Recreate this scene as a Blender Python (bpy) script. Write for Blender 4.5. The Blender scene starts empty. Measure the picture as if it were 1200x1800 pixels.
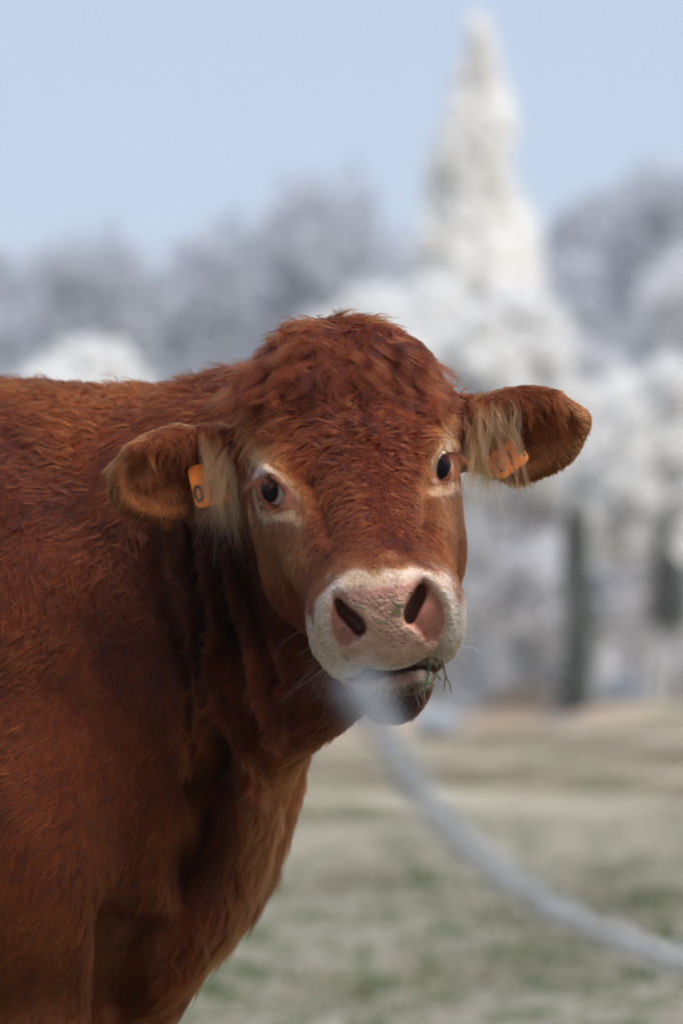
DRAFT, HAIR = False, 0.5
import bpy, math, random, time
import numpy as np
from mathutils import Vector
from mathutils.kdtree import KDTree
T0 = time.time()
rng = np.random.default_rng(7)
random.seed(7)

# ------------------------------------------------------------------ camera, sky, sun, exposure
scene = bpy.context.scene
COL = scene.collection
CAM_H = 1.1                                   # eye height of the photographer
cam_data = bpy.data.cameras.new('camera')
cam = bpy.data.objects.new('camera', cam_data)
COL.objects.link(cam)
cam.location = (0, 0, CAM_H)
cam.rotation_euler = (math.radians(90), 0, 0)
cam_data.sensor_fit = 'VERTICAL'
cam_data.sensor_width, cam_data.sensor_height = 24, 36
cam_data.lens = 150
cam_data.shift_y = 200 / 1800
cam_data.clip_start, cam_data.clip_end = 0.1, 2000
cam_data.dof.use_dof = True
cam_data.dof.focus_distance = 4.95
cam_data.dof.aperture_fstop = 4.2
scene.camera = cam

world = bpy.data.worlds.new('World')
scene.world = world
world.use_nodes = True
wn, wl = world.node_tree.nodes, world.node_tree.links
wn.clear()
sky = wn.new('ShaderNodeTexSky')
sky.sky_type = 'NISHITA'
sky.sun_disc = False
SUN_EL, SUN_ROT = math.radians(58), math.radians(128)
sky.sun_elevation, sky.sun_rotation = SUN_EL, SUN_ROT
sky.air_density, sky.dust_density, sky.ozone_density = 1.0, 3.0, 1.5
veil = wn.new('ShaderNodeMix'); veil.data_type = 'RGBA'       # a thin even winter overcast over the blue
veil.inputs[0].default_value = 0.72
veil.inputs[7].default_value = (4.8, 5.95, 7.95, 1)
bg = wn.new('ShaderNodeBackground'); bg.inputs[1].default_value = 0.1
wo = wn.new('ShaderNodeOutputWorld')
wl.new(sky.outputs[0], veil.inputs[6]); wl.new(veil.outputs[2], bg.inputs[0]); wl.new(bg.outputs[0], wo.inputs[0])

sun_data = bpy.data.lights.new('sun', 'SUN')
sun_data.energy = 4.7
sun_data.angle = math.radians(42)
sun_data.color = (1.0, 0.96, 0.91)
sun = bpy.data.objects.new('sun', sun_data)
COL.objects.link(sun)
# nishita: rotation 0 looks along +Y, growing clockwise seen from above
sd = Vector((math.sin(SUN_ROT) * math.cos(SUN_EL), math.cos(SUN_ROT) * math.cos(SUN_EL), math.sin(SUN_EL)))
sun.rotation_euler = sd.to_track_quat('Z', 'Y').to_euler()
sun.location = sd * 30

vs = scene.view_settings
scene.display_settings.display_device = 'sRGB'
vs.view_transform, vs.look, vs.gamma, vs.use_curve_mapping = 'Standard', 'None', 1.0, False
vs.exposure = 0.2
cy = scene.cycles
cy.max_bounces, cy.diffuse_bounces, cy.glossy_bounces, cy.transmission_bounces = 10, 8, 4, 8
cy.volume_bounces, cy.transparent_max_bounces = 2, 8
cy.use_denoising = True
cy.denoiser = 'OPENIMAGEDENOISE'
cy.denoising_input_passes = 'RGB_ALBEDO_NORMAL'
cy.denoising_prefilter = 'ACCURATE'
cy.use_adaptive_sampling = False
cy.sampling_pattern = 'BLUE_NOISE'
cy.sample_clamp_indirect = 4.0
cy.use_fast_gi = False
cy.caustics_reflective = cy.caustics_refractive = False
scene.cycles_curves.shape = 'RIBBONS'
scene.cycles_curves.subdivisions = 2
scene.render.hair_type = 'STRAND'

# ------------------------------------------------------------------ helpers
FOC = 7500.0                                   # photo pixels per unit tangent: a photo point at depth y becomes a place in metres
def P(px, py, y):
    return np.array([(px - 600) * y / FOC, y, CAM_H + (1100 - py) * y / FOC])
def to_px(p):
    return 600 + FOC * p[:, 0] / p[:, 1], 1100 - FOC * (p[:, 2] - CAM_H) / p[:, 1]
def tag(o, label=None, cat=None, group=None, kind=None):
    for k, v in (('label', label), ('category', cat), ('group', group), ('kind', kind)):
        if v: o[k] = v
    return o
def link(name, data, parent=None):
    o = bpy.data.objects.new(name, data); COL.objects.link(o)
    if parent is not None: o.parent = parent
    return o
def mesh_from(name, verts, faces, mats=(), smooth=True):
    """verts (n,3); faces: array (m,k) or a list of such arrays"""
    verts = np.asarray(verts, dtype=np.float32)
    fl = faces if isinstance(faces, list) else [faces]
    fl = [np.asarray(f, dtype=np.int32) for f in fl if len(f)]
    me = bpy.data.meshes.new(name)
    nl = sum(f.size for f in fl); nf = sum(len(f) for f in fl)
    me.vertices.add(len(verts)); me.vertices.foreach_set('co', verts.ravel())
    me.loops.add(nl); me.loops.foreach_set('vertex_index', np.concatenate([f.ravel() for f in fl]))
    me.polygons.add(nf)
    tot = np.concatenate([np.full(len(f), f.shape[1], np.int32) for f in fl])
    me.polygons.foreach_set('loop_start', np.concatenate([[0], np.cumsum(tot)[:-1]]).astype(np.int32))
    me.update(calc_edges=True)
    if smooth: me.polygons.foreach_set('use_smooth', np.ones(nf, bool))
    for m in mats: me.materials.append(m)
    return me
def set_attr(me, name, kind, domain, arr):
    a = me.attributes.new(name, kind, domain)
    arr = np.asarray(arr, np.float32)
    if kind == 'FLOAT_COLOR':
        if arr.shape[1] == 3: arr = np.concatenate([arr, np.ones((len(arr), 1), np.float32)], 1)
        a.data.foreach_set('color', arr.ravel())
    elif kind == 'FLOAT_VECTOR': a.data.foreach_set('vector', arr.ravel())
    else: a.data.foreach_set('value', arr.ravel())
def new_mat(name):
    m = bpy.data.materials.new(name); m.use_nodes = True
    return m, m.node_tree.nodes, m.node_tree.links, m.node_tree.nodes['Principled BSDF']
def simple_mat(name, col, rough=0.6, spec=0.4, noise=0.0, scale=60, bump=0.0):
    m, n, l, b = new_mat(name)
    b.inputs['Roughness'].default_value = rough
    b.inputs['Specular IOR Level'].default_value = spec
    if noise or bump:
        t = n.new('ShaderNodeTexNoise'); t.inputs['Scale'].default_value = scale; t.inputs['Detail'].default_value = 6
        tc = n.new('ShaderNodeTexCoord'); l.new(tc.outputs['Object'], t.inputs['Vector'])
    if noise:
        r = n.new('ShaderNodeValToRGB')
        e = r.color_ramp.elements
        e[0].position, e[1].position = 0.3, 0.7
        e[0].color = (*[c * (1 - noise) for c in col], 1); e[1].color = (*[min(1, c * (1 + noise)) for c in col], 1)
        l.new(t.outputs['Fac'], r.inputs['Fac']); l.new(r.outputs['Color'], b.inputs['Base Color'])
    else:
        b.inputs['Base Color'].default_value = (*col, 1)
    if bump:
        bp = n.new('ShaderNodeBump'); bp.inputs['Strength'].default_value = bump; bp.inputs['Distance'].default_value = 0.01
        l.new(t.outputs['Fac'], bp.inputs['Height']); l.new(bp.outputs['Normal'], b.inputs['Normal'])
    return m
# ------------------------------------------------------------------ the cow's body: smooth blend of rounded volumes, meshed by surface nets
def grow(a, b, h0, h1, rate=1.09):
    """grid lines from a to b, spacing growing from h0 to at most h1"""
    out, x, h = [], a, h0
    s = 1 if b > a else -1
    while (b - x) * s > 1e-6:
        h = min(h * rate, h1); x = x + s * h; out.append(x)
    return out
HR = 0.0026            # finest spacing, round the head
gx = np.array(sorted(grow(-0.31, -2.75, HR, 0.04)[::-1] + list(np.arange(-0.31, 0.33, HR))), np.float32)
gy = np.array(list(np.arange(4.60, 5.26, HR)) + grow(5.26, 7.15, HR, 0.04), np.float32)
gz = np.array(sorted(grow(0.90, -0.04, HR, 0.025)[::-1] + list(np.arange(0.90, 1.52, HR))), np.float32)
F = np.full((len(gx), len(gy), len(gz)), 0.3, np.float32)

HS = 1.02                                       # head size
HO = np.array([-0.012, 5.10, 1.413])
def head_axes(th, psi, rho):
    th, psi, rho = (math.radians(a) for a in (th, psi, rho))
    M = np.array([[1, 0, 0], [0, -math.cos(th), -math.sin(th)], [0, -math.sin(th), math.cos(th)]])
    c, s = math.cos(psi), math.sin(psi); Ry = np.array([[c, -s, 0], [s, c, 0], [0, 0, 1]])
    c, s = math.cos(rho), math.sin(rho); Rr = np.array([[c, 0, -s], [0, 1, 0], [s, 0, c]])
    return Rr @ Ry @ M                          # columns: picture right, along the face, out of the forehead
HA = head_axes(35, 3.0, 8.8)
def H(x, y, z): return HO + HS * (HA @ np.array([x, y, z]))
def to_head(p): return (p - HO) @ HA / HS
BD = math.radians(28)                            # heading of the body, towards the camera
BF = np.array([math.cos(BD), -math.sin(BD), 0]); BS = np.array([-math.sin(BD), -math.cos(BD), 0]); BZ = np.array([0, 0, 1.0])
BO = np.array([-0.32, 5.42, 0.0])
BA = np.stack([BF, BS, BZ], 1)
def B(f, s, z): return BO + BA @ np.array([f, s, z])
WA = np.eye(3)

def block(lo, hi):
    sl = []
    for g, a, b in zip((gx, gy, gz), lo, hi):
        i = max(0, int(np.searchsorted(g, a)) - 1); j = min(len(g), int(np.searchsorted(g, b)) + 1)
        if j - i < 2: return None
        sl.append(slice(i, j))
    return tuple(sl)
def apply(lo, hi, fn, k, op):
    sl = block(lo, hi)
    if sl is None: return
    X, Y, Z = gx[sl[0]][:, None, None], gy[sl[1]][None, :, None], gz[sl[2]][None, None, :]
    d = fn(X, Y, Z); a = F[sl]
    if op == 'sub':
        d = -d; h = np.maximum(k - np.abs(a - d), 0) / k
        F[sl] = np.maximum(a, d) + h * h * k * 0.25
    else:
        h = np.maximum(k - np.abs(a - d), 0) / k
        F[sl] = np.minimum(a, d) - h * h * k * 0.25
def ell(c, r, A=WA, k=0.03, op='add'):
    c, r = np.asarray(c, float), np.asarray(r, float)
    ext = np.sqrt(((A * r) ** 2).sum(1)) + k + 0.02
    def fn(X, Y, Z):
        X, Y, Z = X - c[0], Y - c[1], Z - c[2]
        k0 = k1 = 0
        for i in range(3):
            q = (X * A[0, i] + Y * A[1, i] + Z * A[2, i]) / r[i]
            k0 = k0 + q * q; k1 = k1 + (q / r[i]) ** 2
        k0 = np.sqrt(k0); return k0 * (k0 - 1) / np.maximum(np.sqrt(k1), 1e-6)
    apply(c - ext, c + ext, fn, k, op)
def cap(a, b, r1, r2, k=0.03, op='add'):
    a, b = np.asarray(a, float), np.asarray(b, float); ab = b - a; L = ab @ ab
    e = max(r1, r2) + k + 0.02
    def fn(X, Y, Z):
        X, Y, Z = X - a[0], Y - a[1], Z - a[2]
        h = np.clip((X * ab[0] + Y * ab[1] + Z * ab[2]) / L, 0, 1)
        return np.sqrt((X - h * ab[0]) ** 2 + (Y - h * ab[1]) ** 2 + (Z - h * ab[2]) ** 2) - (r1 + (r2 - r1) * h)
    apply(np.minimum(a, b) - e, np.maximum(a, b) + e, fn, k, op)
def chain(pts, k=0.03, op='add'):
    for (a, ra), (b, rb) in zip(pts[:-1], pts[1:]): cap(a, b, ra, rb, k, op)
def hell(x, y, z, rx, ry, rz, k=0.03, op='add', rot=None):
    A = HA if rot is None else HA @ rot
    ell(H(x, y, z), np.array([rx, ry, rz]) * HS, A, k, op)
def hcap(a, b, r1, r2, k=0.03, op='add'): cap(H(*a), H(*b), r1 * HS, r2 * HS, k, op)
def rotz(d): c, s = math.cos(math.radians(d)), math.sin(math.radians(d)); return np.array([[c, -s, 0], [s, c, 0], [0, 0, 1.0]])
def roty(d): c, s = math.cos(math.radians(d)), math.sin(math.radians(d)); return np.array([[c, 0, s], [0, 1, 0], [-s, 0, c]])
def rotx(d): c, s = math.cos(math.radians(d)), math.sin(math.radians(d)); return np.array([[1, 0, 0], [0, c, -s], [0, s, c]])

def bell(f, s, z, rf, rs, rz, k=0.08): ell(B(f, s, z), (rf, rs, rz), BA, k)
# trunk
bell(-0.85, 0, 1.00, 0.72, 0.36, 0.40, 0.12)
bell(-0.20, 0, 1.02, 0.42, 0.30, 0.37, 0.12)
bell(-0.05, 0, 0.90, 0.30, 0.25, 0.30, 0.10)
bell(-0.45, 0, 1.30, 0.60, 0.13, 0.10, 0.12)
bell(-1.50, 0, 1.12, 0.40, 0.29, 0.30, 0.14)
bell(-1.72, 0, 1.16, 0.20, 0.22, 0.24, 0.10)
# shoulders, forelegs, hind legs, tail, udder
for s in (1, -1):
    fo = 0 if s > 0 else -.22                     # the far foreleg stands further back
    bell(-0.13 + fo, 0.21 * s, 1.00, 0.20, 0.155, 0.33, 0.07)
    bell(0.02 + fo, 0.21 * s, 0.80, 0.14, 0.145, 0.20, 0.05)
    chain([(B(-0.02 + fo, 0.20 * s, 0.78), .125), (B(0.03 + fo, 0.19 * s, 0.58), .095), (B(0.04 + fo, 0.18 * s, 0.42), .058)], .04)
    chain([(B(0.04 + fo, 0.18 * s, 0.42), .056), (B(0.05 + fo, 0.18 * s, 0.36), .055), (B(0.03 + fo, 0.18 * s, 0.30), .040), (B(0.03 + fo, 0.18 * s, 0.14), .038), (B(0.05 + fo, 0.18 * s, 0.08), .048)], .02)
    chain([(B(-1.60, 0.17 * s, 1.00), .19), (B(-1.48, 0.20 * s, 0.78), .15), (B(-1.66, 0.17 * s, 0.54), .075), (B(-1.74, 0.16 * s, 0.46), .058)], .06)
    chain([(B(-1.74, 0.16 * s, 0.46), .056), (B(-1.70, 0.16 * s, 0.28), .044), (B(-1.68, 0.16 * s, 0.12), .042), (B(-1.65, 0.16 * s, 0.08), .05)], .02)
bell(-1.32, 0, 0.66, 0.19, 0.14, 0.11, 0.08)
for f in (-1.24, -1.40):
    for s in (0.06, -0.06): cap(B(f, s, 0.58), B(f, s, 0.51), .018, .014, .02)
chain([(B(-1.86, 0, 1.34), .045), (B(-1.93, 0, 1.22), .032), (B(-1.94, 0, 0.85), .022), (B(-1.93, 0, 0.50), .02)], .04)
# neck, turned towards the camera, with the throat and dewlap
chain([(P(580, 800, 5.30), .100), (P(500, 860, 5.36), .135), (P(380, 925, 5.42), .170), (P(240, 975, 5.46), .21)], .06)
chain([(P(560, 930, 5.26), .10), (P(480, 1060, 5.34), .122), (P(350, 1150, 5.42), .160), (P(220, 1200, 5.42), .19)], .06)
chain([(P(620, 1180, 5.16), .050), (P(530, 1212, 5.20), .055), (P(425, 1305, 5.26), .056), (P(394, 1420, 5.28), .048), (P(366, 1520, 5.29), .046),
       (P(324, 1592, 5.28), .048), (P(250, 1662, 5.30), .066), (P(190, 1722, 5.33), .075), (P(110, 1760, 5.36), .095)], .05)
chain([(P(430, 1200, 5.30), .09), (P(360, 1350, 5.40), .09), (P(290, 1480, 5.43), .10), (P(190, 1580, 5.46), .12)], .06)
# head, skull and muscles
hell(0, 0.055, -0.095, .126, .105, .095, .03)
hell(0, 0.11, -0.070, .112, .125, .074, .04)
hell(0, -0.008, -0.022, .092, .07, .066, .05)
for s in (1, -1):
    hell(.082 * s, .172, -.048, .028, .050, .037, .022)                  # brow and orbit
    hell(.072 * s, .150, -.140, .048, .100, .085, .05)                   # jaw muscle
    hcap((.060 * s, .24, -.075), (.044 * s, .40, -.070), .046, .034, .04)  # cheek line
    hcap((.050 * s, .16, -.185), (.028 * s, .40, -.140), .042, .030, .05)  # jaw bone
    hcap((.122 * s, .035, -.090), (.140 * s, .03, -.085), .034, .028, .03)  # ear root
hcap((0, .19, -.062), (0, .40, -.046), .068, .044, .05)                  # nose bridge
hcap((0, .14, -.20), (0, .36, -.160), .055, .040, .06)
# muzzle
hell(0, .425, -.056, .069, .048, .054, .03)
for s in (1, -1):
    hell(.052 * s, .416, -.092, .032, .048, .049, .025)                    # hanging upper lips
    hell(.048 * s, .446, -.052, .030, .028, .042, .018)                    # nostril wings
hell(0, .462, -.060, .046, .027, .054, .02)                              # nose pad
hell(0, .446, -.012, .048, .022, .014, .02)
# mouth, lower lip and chin
chain([(H(-.052, .415, -.136), .004 * HS), (H(-.046, .432, -.130), .0045 * HS), (H(-.020, .464, -.122), .0045 * HS), (H(.020, .464, -.122), .0045 * HS), (H(.046, .432, -.130), .0045 * HS), (H(.052, .415, -.136), .004 * HS)], .004, 'sub')
hell(0, .428, -.1375, .055, .046, .021, .004)
hell(.024, .430, -.1300, .030, .040, .013, .008)
hell(0, .400, -.180, .040, .044, .044, .03)
# nostrils: curved slots running back into the muzzle
for pts in ([(594, 1056, .0030), (604, 1074, .0050), (618, 1087, .0062), (630, 1098, .0062), (635, 1110, .0040)], [(741, 1030, .0030), (737, 1046, .0045), (729, 1061, .0058), (721, 1076, .0058), (718, 1092, .0040)]):
    for (x0, y0, r0), (x1, y1, r1) in zip(pts[:-1], pts[1:]):
        for t in (0, .5, 1):
            x, y, r_ = x0 + (x1 - x0) * t, y0 + (y1 - y0) * t, r0 + (r1 - r0) * t
            ys_ = H(.03, .486, -.052)[1]; cap(P(x, y, ys_ - .04), P(x, y, ys_ + .034), r_ * .86, r_ * .55, .009, 'sub')
# eyes: lids round each eyeball, open in an almond whose inner corner points at the muzzle
EYES = {}
for s in (1, -1):
    c = np.array([.0880 * s, .190, -.038])
    a = np.array([.60 * s, .66, .45]); a /= np.linalg.norm(a)
    w = np.array([-.50 * s, .80, -.30]); w -= a * (a @ w); w /= np.linalg.norm(w)
    h = np.cross(w, a); h /= np.linalg.norm(h); h *= np.sign(h[2])
    EYES[s] = (c, a, w, h)
    hell(*c, .0232, .0232, .0232, .012)
    E = np.stack([w, h, a], 1)
    up = c + a * .015 + h * .016; hell(*up, .026, .008, .013, .008, rot=E)     # heavy upper lid
    o = c + a * .024 + w * .001 - h * .001; hell(*o, .0285, .0152, .022, .002, 'sub', rot=E)
    hell(*c, .0200, .0200, .0200, .001)
# ears: leaf shaped cups
EARS = {}
for s, base, tip, yb, yt, cen, yc, r in ((-1, (405, 788), (203, 836), 5.14, 5.10, (305, 832), 5.115, (.074, .056, .030)),
                                         (1, (812, 770), (1033, 742), 5.14, 5.12, (917, 762), 5.125, (.076, .057, .030))):
    u = P(*tip, yt) - P(*base, yb); u /= np.linalg.norm(u)
    w = np.array([0, -1, -.12]); w -= u * (w @ u); w /= np.linalg.norm(w)
    v = np.cross(u, w); v /= np.linalg.norm(v); v *= np.sign(v[2])
    A = np.stack([u, v, w], 1); c = P(*cen, yc); EARS[s] = (c, A)
    at = lambda a_, b_, c_: c + A @ np.array([a_, b_, c_])
    ell(c, r, A, .02)
    if s > 0: cap(at(.036, .004, .002), at(.070, .008, .004), .034, .012, .02)
    else: ell(at(.040, -.004, .004), (.040, .036, .020), A, .02)
    cap(at(-.070, .0, -.008), at(-.100, .0, -.012), .030, .032, .03)
    ell(at(.000, -.006, .035), (.062, .044, .040), A, .014, 'sub'); ell(at(.038, (-.002 if s < 0 else .004), .022), (.028, .026, .022), A, .012, 'sub')
    ell(at(.030, -.002, -.003), (.024, .011, .008), A, .010)                    # gristle fold inside
    ell(at(-.005, -.024, -.001), (.030, .009, .007), A, .010)
    cap(at(-.055, .038, .012), at(.045, .040, .014), .011, .008, .010)          # rolled upper rim

# ------------------------------------------------------------------ surface nets
def surface_nets(F, gx, gy, gz):
    I = F < 0
    n = np.array(F.shape)
    cnt = np.zeros(n - 1, np.int8)
    for a in (0, 1):
        for b in (0, 1):
            for c in (0, 1):
                cnt += I[a:n[0] - 1 + a, b:n[1] - 1 + b, c:n[2] - 1 + c]
    act = np.argwhere((cnt > 0) & (cnt < 8))
    del cnt
    idx = np.full(n - 1, -1, np.int32)
    idx[act[:, 0], act[:, 1], act[:, 2]] = np.arange(len(act))
    cs = np.array([(a, b, c) for a in (0, 1) for b in (0, 1) for c in (0, 1)])
    val = np.stack([F[act[:, 0] + a, act[:, 1] + b, act[:, 2] + c] for a, b, c in cs], 1)
    pos = np.zeros((len(act), 3)); num = np.zeros(len(act))
    for i in range(8):
        for j in range(i + 1, 8):
            if np.abs(cs[i] - cs[j]).sum() != 1: continue
            m = (val[:, i] < 0) != (val[:, j] < 0)
            t = val[:, i] / np.where(m, val[:, i] - val[:, j], 1)
            p = cs[i] + (cs[j] - cs[i]) * t[:, None]
            pos[m] += p[m]; num += m
    pos /= num[:, None]
    V = np.stack([g[act[:, k]] + pos[:, k] * (g[np.minimum(act[:, k] + 1, len(g) - 1)] - g[act[:, k]]) for k, g in enumerate((gx, gy, gz))], 1)
    quads = []
    for ax in range(3):
        o1, o2 = [(1, 2), (2, 0), (0, 1)][ax]
        sl0 = [slice(1, -1)] * 3; sl1 = [slice(1, -1)] * 3
        sl0[ax] = slice(0, -1); sl1[ax] = slice(1, None)
        a, b = I[tuple(sl0)], I[tuple(sl1)]
        e = np.argwhere(a != b); flip = a[e[:, 0], e[:, 1], e[:, 2]]
        off = np.array([1, 1, 1]); off[ax] = 0; e = e + off
        def cell(d1, d2):
            q = e.copy(); q[:, o1] += d1; q[:, o2] += d2
            return idx[q[:, 0], q[:, 1], q[:, 2]]
        q = np.stack([cell(-1, -1), cell(0, -1), cell(0, 0), cell(-1, 0)], 1)
        q[~flip] = q[~flip][:, ::-1]
        quads.append(q)
    return V, np.concatenate(quads)
V, Q = surface_nets(F, gx, gy, gz)
del F
def vnormals(V, Q):
    n = np.cross(V[Q[:, 2]] - V[Q[:, 0]], V[Q[:, 3]] - V[Q[:, 1]])
    N = np.zeros_like(V)
    for k in range(4):
        for c in range(3): N[:, c] += np.bincount(Q[:, k], n[:, c], len(V))
    return N / np.maximum(np.linalg.norm(N, axis=1, keepdims=True), 1e-12)
def relax(V, Q, it=1, f=0.5, mask=None):
    for _ in range(it):
        S = np.zeros_like(V); c = np.zeros(len(V))
        for k in range(4):
            for d in (1, 3):
                j = Q[:, (k + d) % 4]
                for a in range(3): S[:, a] += np.bincount(Q[:, k], V[j, a], len(V))
                c += np.bincount(Q[:, k], minlength=len(V))
        D = S / c[:, None] - V
        V = V + D * f * (1 if mask is None else mask[:, None])
    return V
V = relax(V, Q, 2, 0.5)
N = vnormals(V, Q)

# skin folds of the turned neck: lines of ridges and furrows
class Waves:                                     # smooth noise from a few sine waves
    def __init__(self, scale, n=14, seed=0):
        g = np.random.default_rng(seed); self.k = g.normal(0, 1 / scale, (n, 3)); self.p = g.uniform(0, 6.28, n); self.n = n
    def __call__(self, X): return np.sin(X @ self.k.T + self.p).sum(1) / math.sqrt(self.n / 2)
def polydist(px, py, pts):
    d = np.full(len(px), 1e9)
    for (x0, y0), (x1, y1) in zip(pts[:-1], pts[1:]):
        dx, dy = x1 - x0, y1 - y0
        t = np.clip(((px - x0) * dx + (py - y0) * dy) / (dx * dx + dy * dy), 0, 1)
        d = np.minimum(d, np.hypot(px - x0 - t * dx, py - y0 - t * dy))
    return d
FOLDS = [   # photo polyline, half width (photo px), height (m)
    ([(300, 925), (312, 1010), (335, 1100), (352, 1200), (365, 1290)], 17, 0.0204),
    ([(352, 925), (368, 1030), (390, 1130), (405, 1230), (428, 1330), (440, 1370)], 17, 0.0219),
    ([(408, 960), (425, 1060), (448, 1140), (470, 1220), (492, 1290)], 17, 0.0187),
    ([(455, 1080), (480, 1150), (505, 1215)], 14, 0.0110),
    ([(280, 1130), (300, 1230), (325, 1330), (335, 1420)], 24, 0.0219),
    ([(327, 920), (342, 1020), (362, 1120), (380, 1220), (393, 1330)], 9, -0.0340),
    ([(382, 940), (400, 1050), (422, 1140), (440, 1220), (455, 1300)], 9, -0.0298),
    ([(430, 960), (445, 1050), (470, 1130), (495, 1200)], 8, -0.0191),
    ([(345, 1380), (355, 1480), (330, 1580)], 26, -0.0638),
    ([(395, 1290), (390, 1400), (365, 1490)], 16, -0.0425),
    ([(246, 1640), (232, 1720), (222, 1800)], 34, -.034),
    ([(212, 1590), (200, 1660), (194, 1800)], 22, -.016),
]
px, py = to_px(V)
hl = to_head(V)
front = (N[:, 1] < 0.25) & (V[:, 1] > 5.02) & (px > 150) & (px < 620) & (V[:, 1] < 5.6)
D = np.zeros(len(V))
wob_a, wob_b = Waves(.035, seed=61)(V), Waves(.05, seed=62)(V)
for pts, wd, am in FOLDS:
    d = polydist(px + 9 * wob_a, py + 9 * wob_b, pts); D += am * np.exp(-(d / wd) ** 2) * np.clip(1 + .35 * wob_b, .3, 1.6)
for pts, wd, am in (([(548, 850), (566, 895), (578, 935)], 15, -.007), ([(752, 850), (747, 880), (745, 915)], 13, -.006)):
    d = polydist(px, py, pts); m = (N[:, 1] < 0.2) & (V[:, 1] < 5.15)
    V[m] += (N * (am * np.exp(-(d / wd) ** 2))[:, None])[m]
HOLLOW = [[(588, 1044), (600, 1054), (612, 1074), (632, 1090), (639, 1106), (632, 1122), (612, 1137), (598, 1138), (582, 1115), (578, 1075)],
          [(743, 1018), (757, 1030), (780, 1065), (783, 1098), (768, 1128), (750, 1130), (736, 1112), (722, 1098), (717, 1084), (728, 1062), (738, 1042)]]
m = (V[:, 1] < 4.85) & (N[:, 1] < .2)
for i_, poly in enumerate(HOLLOW):               # the sunken wing beside each nostril, its inner edge sharp under the pad
    x, y = px[m], py[m]; pl = np.array(poly, float); cx = pl[:, 0].mean()
    ins = np.zeros(len(x), bool)
    for (x0, y0), (x1, y1) in zip(pl, np.roll(pl, -1, 0)):
        ins ^= ((y0 > y) != (y1 > y)) & (x < (x1 - x0) * (y - y0) / (y1 - y0 + 1e-9) + x0)
    d = polydist(x, y, [tuple(p) for p in poly] + [tuple(poly[0])]); d = np.where(ins, d, -d)
    e = (x - cx) * (1 if i_ == 0 else -1) / 25
    soft = np.where(e > 0, 5, 16)
    k_ = np.clip(.5 + d / (2 * soft), 0, 1); k_ = k_ * k_ * (3 - 2 * k_)
    V[m, 1] += k_ * .0095
hm = (hl[:, 1] > -.06) & (hl[:, 2] > -.24) & (np.abs(hl[:, 0]) < .135) & (V[:, 1] < 5.22) & (px > 425)
V[front & ~hm] += (N * D[:, None])[front & ~hm]
N = vnormals(V, Q)
print('body mesh', len(V), len(Q), round(time.time() - T0, 1))
# ------------------------------------------------------------------ coat: colour, length, lie and curl of the hair, given at places on the cow
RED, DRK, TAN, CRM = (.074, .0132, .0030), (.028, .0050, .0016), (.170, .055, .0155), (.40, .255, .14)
WHT, BLD, ORG, BLK = (.56, .475, .39), (.27, .13, .049), (.128, .0275, .0056), (.016, .010, .008)
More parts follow.
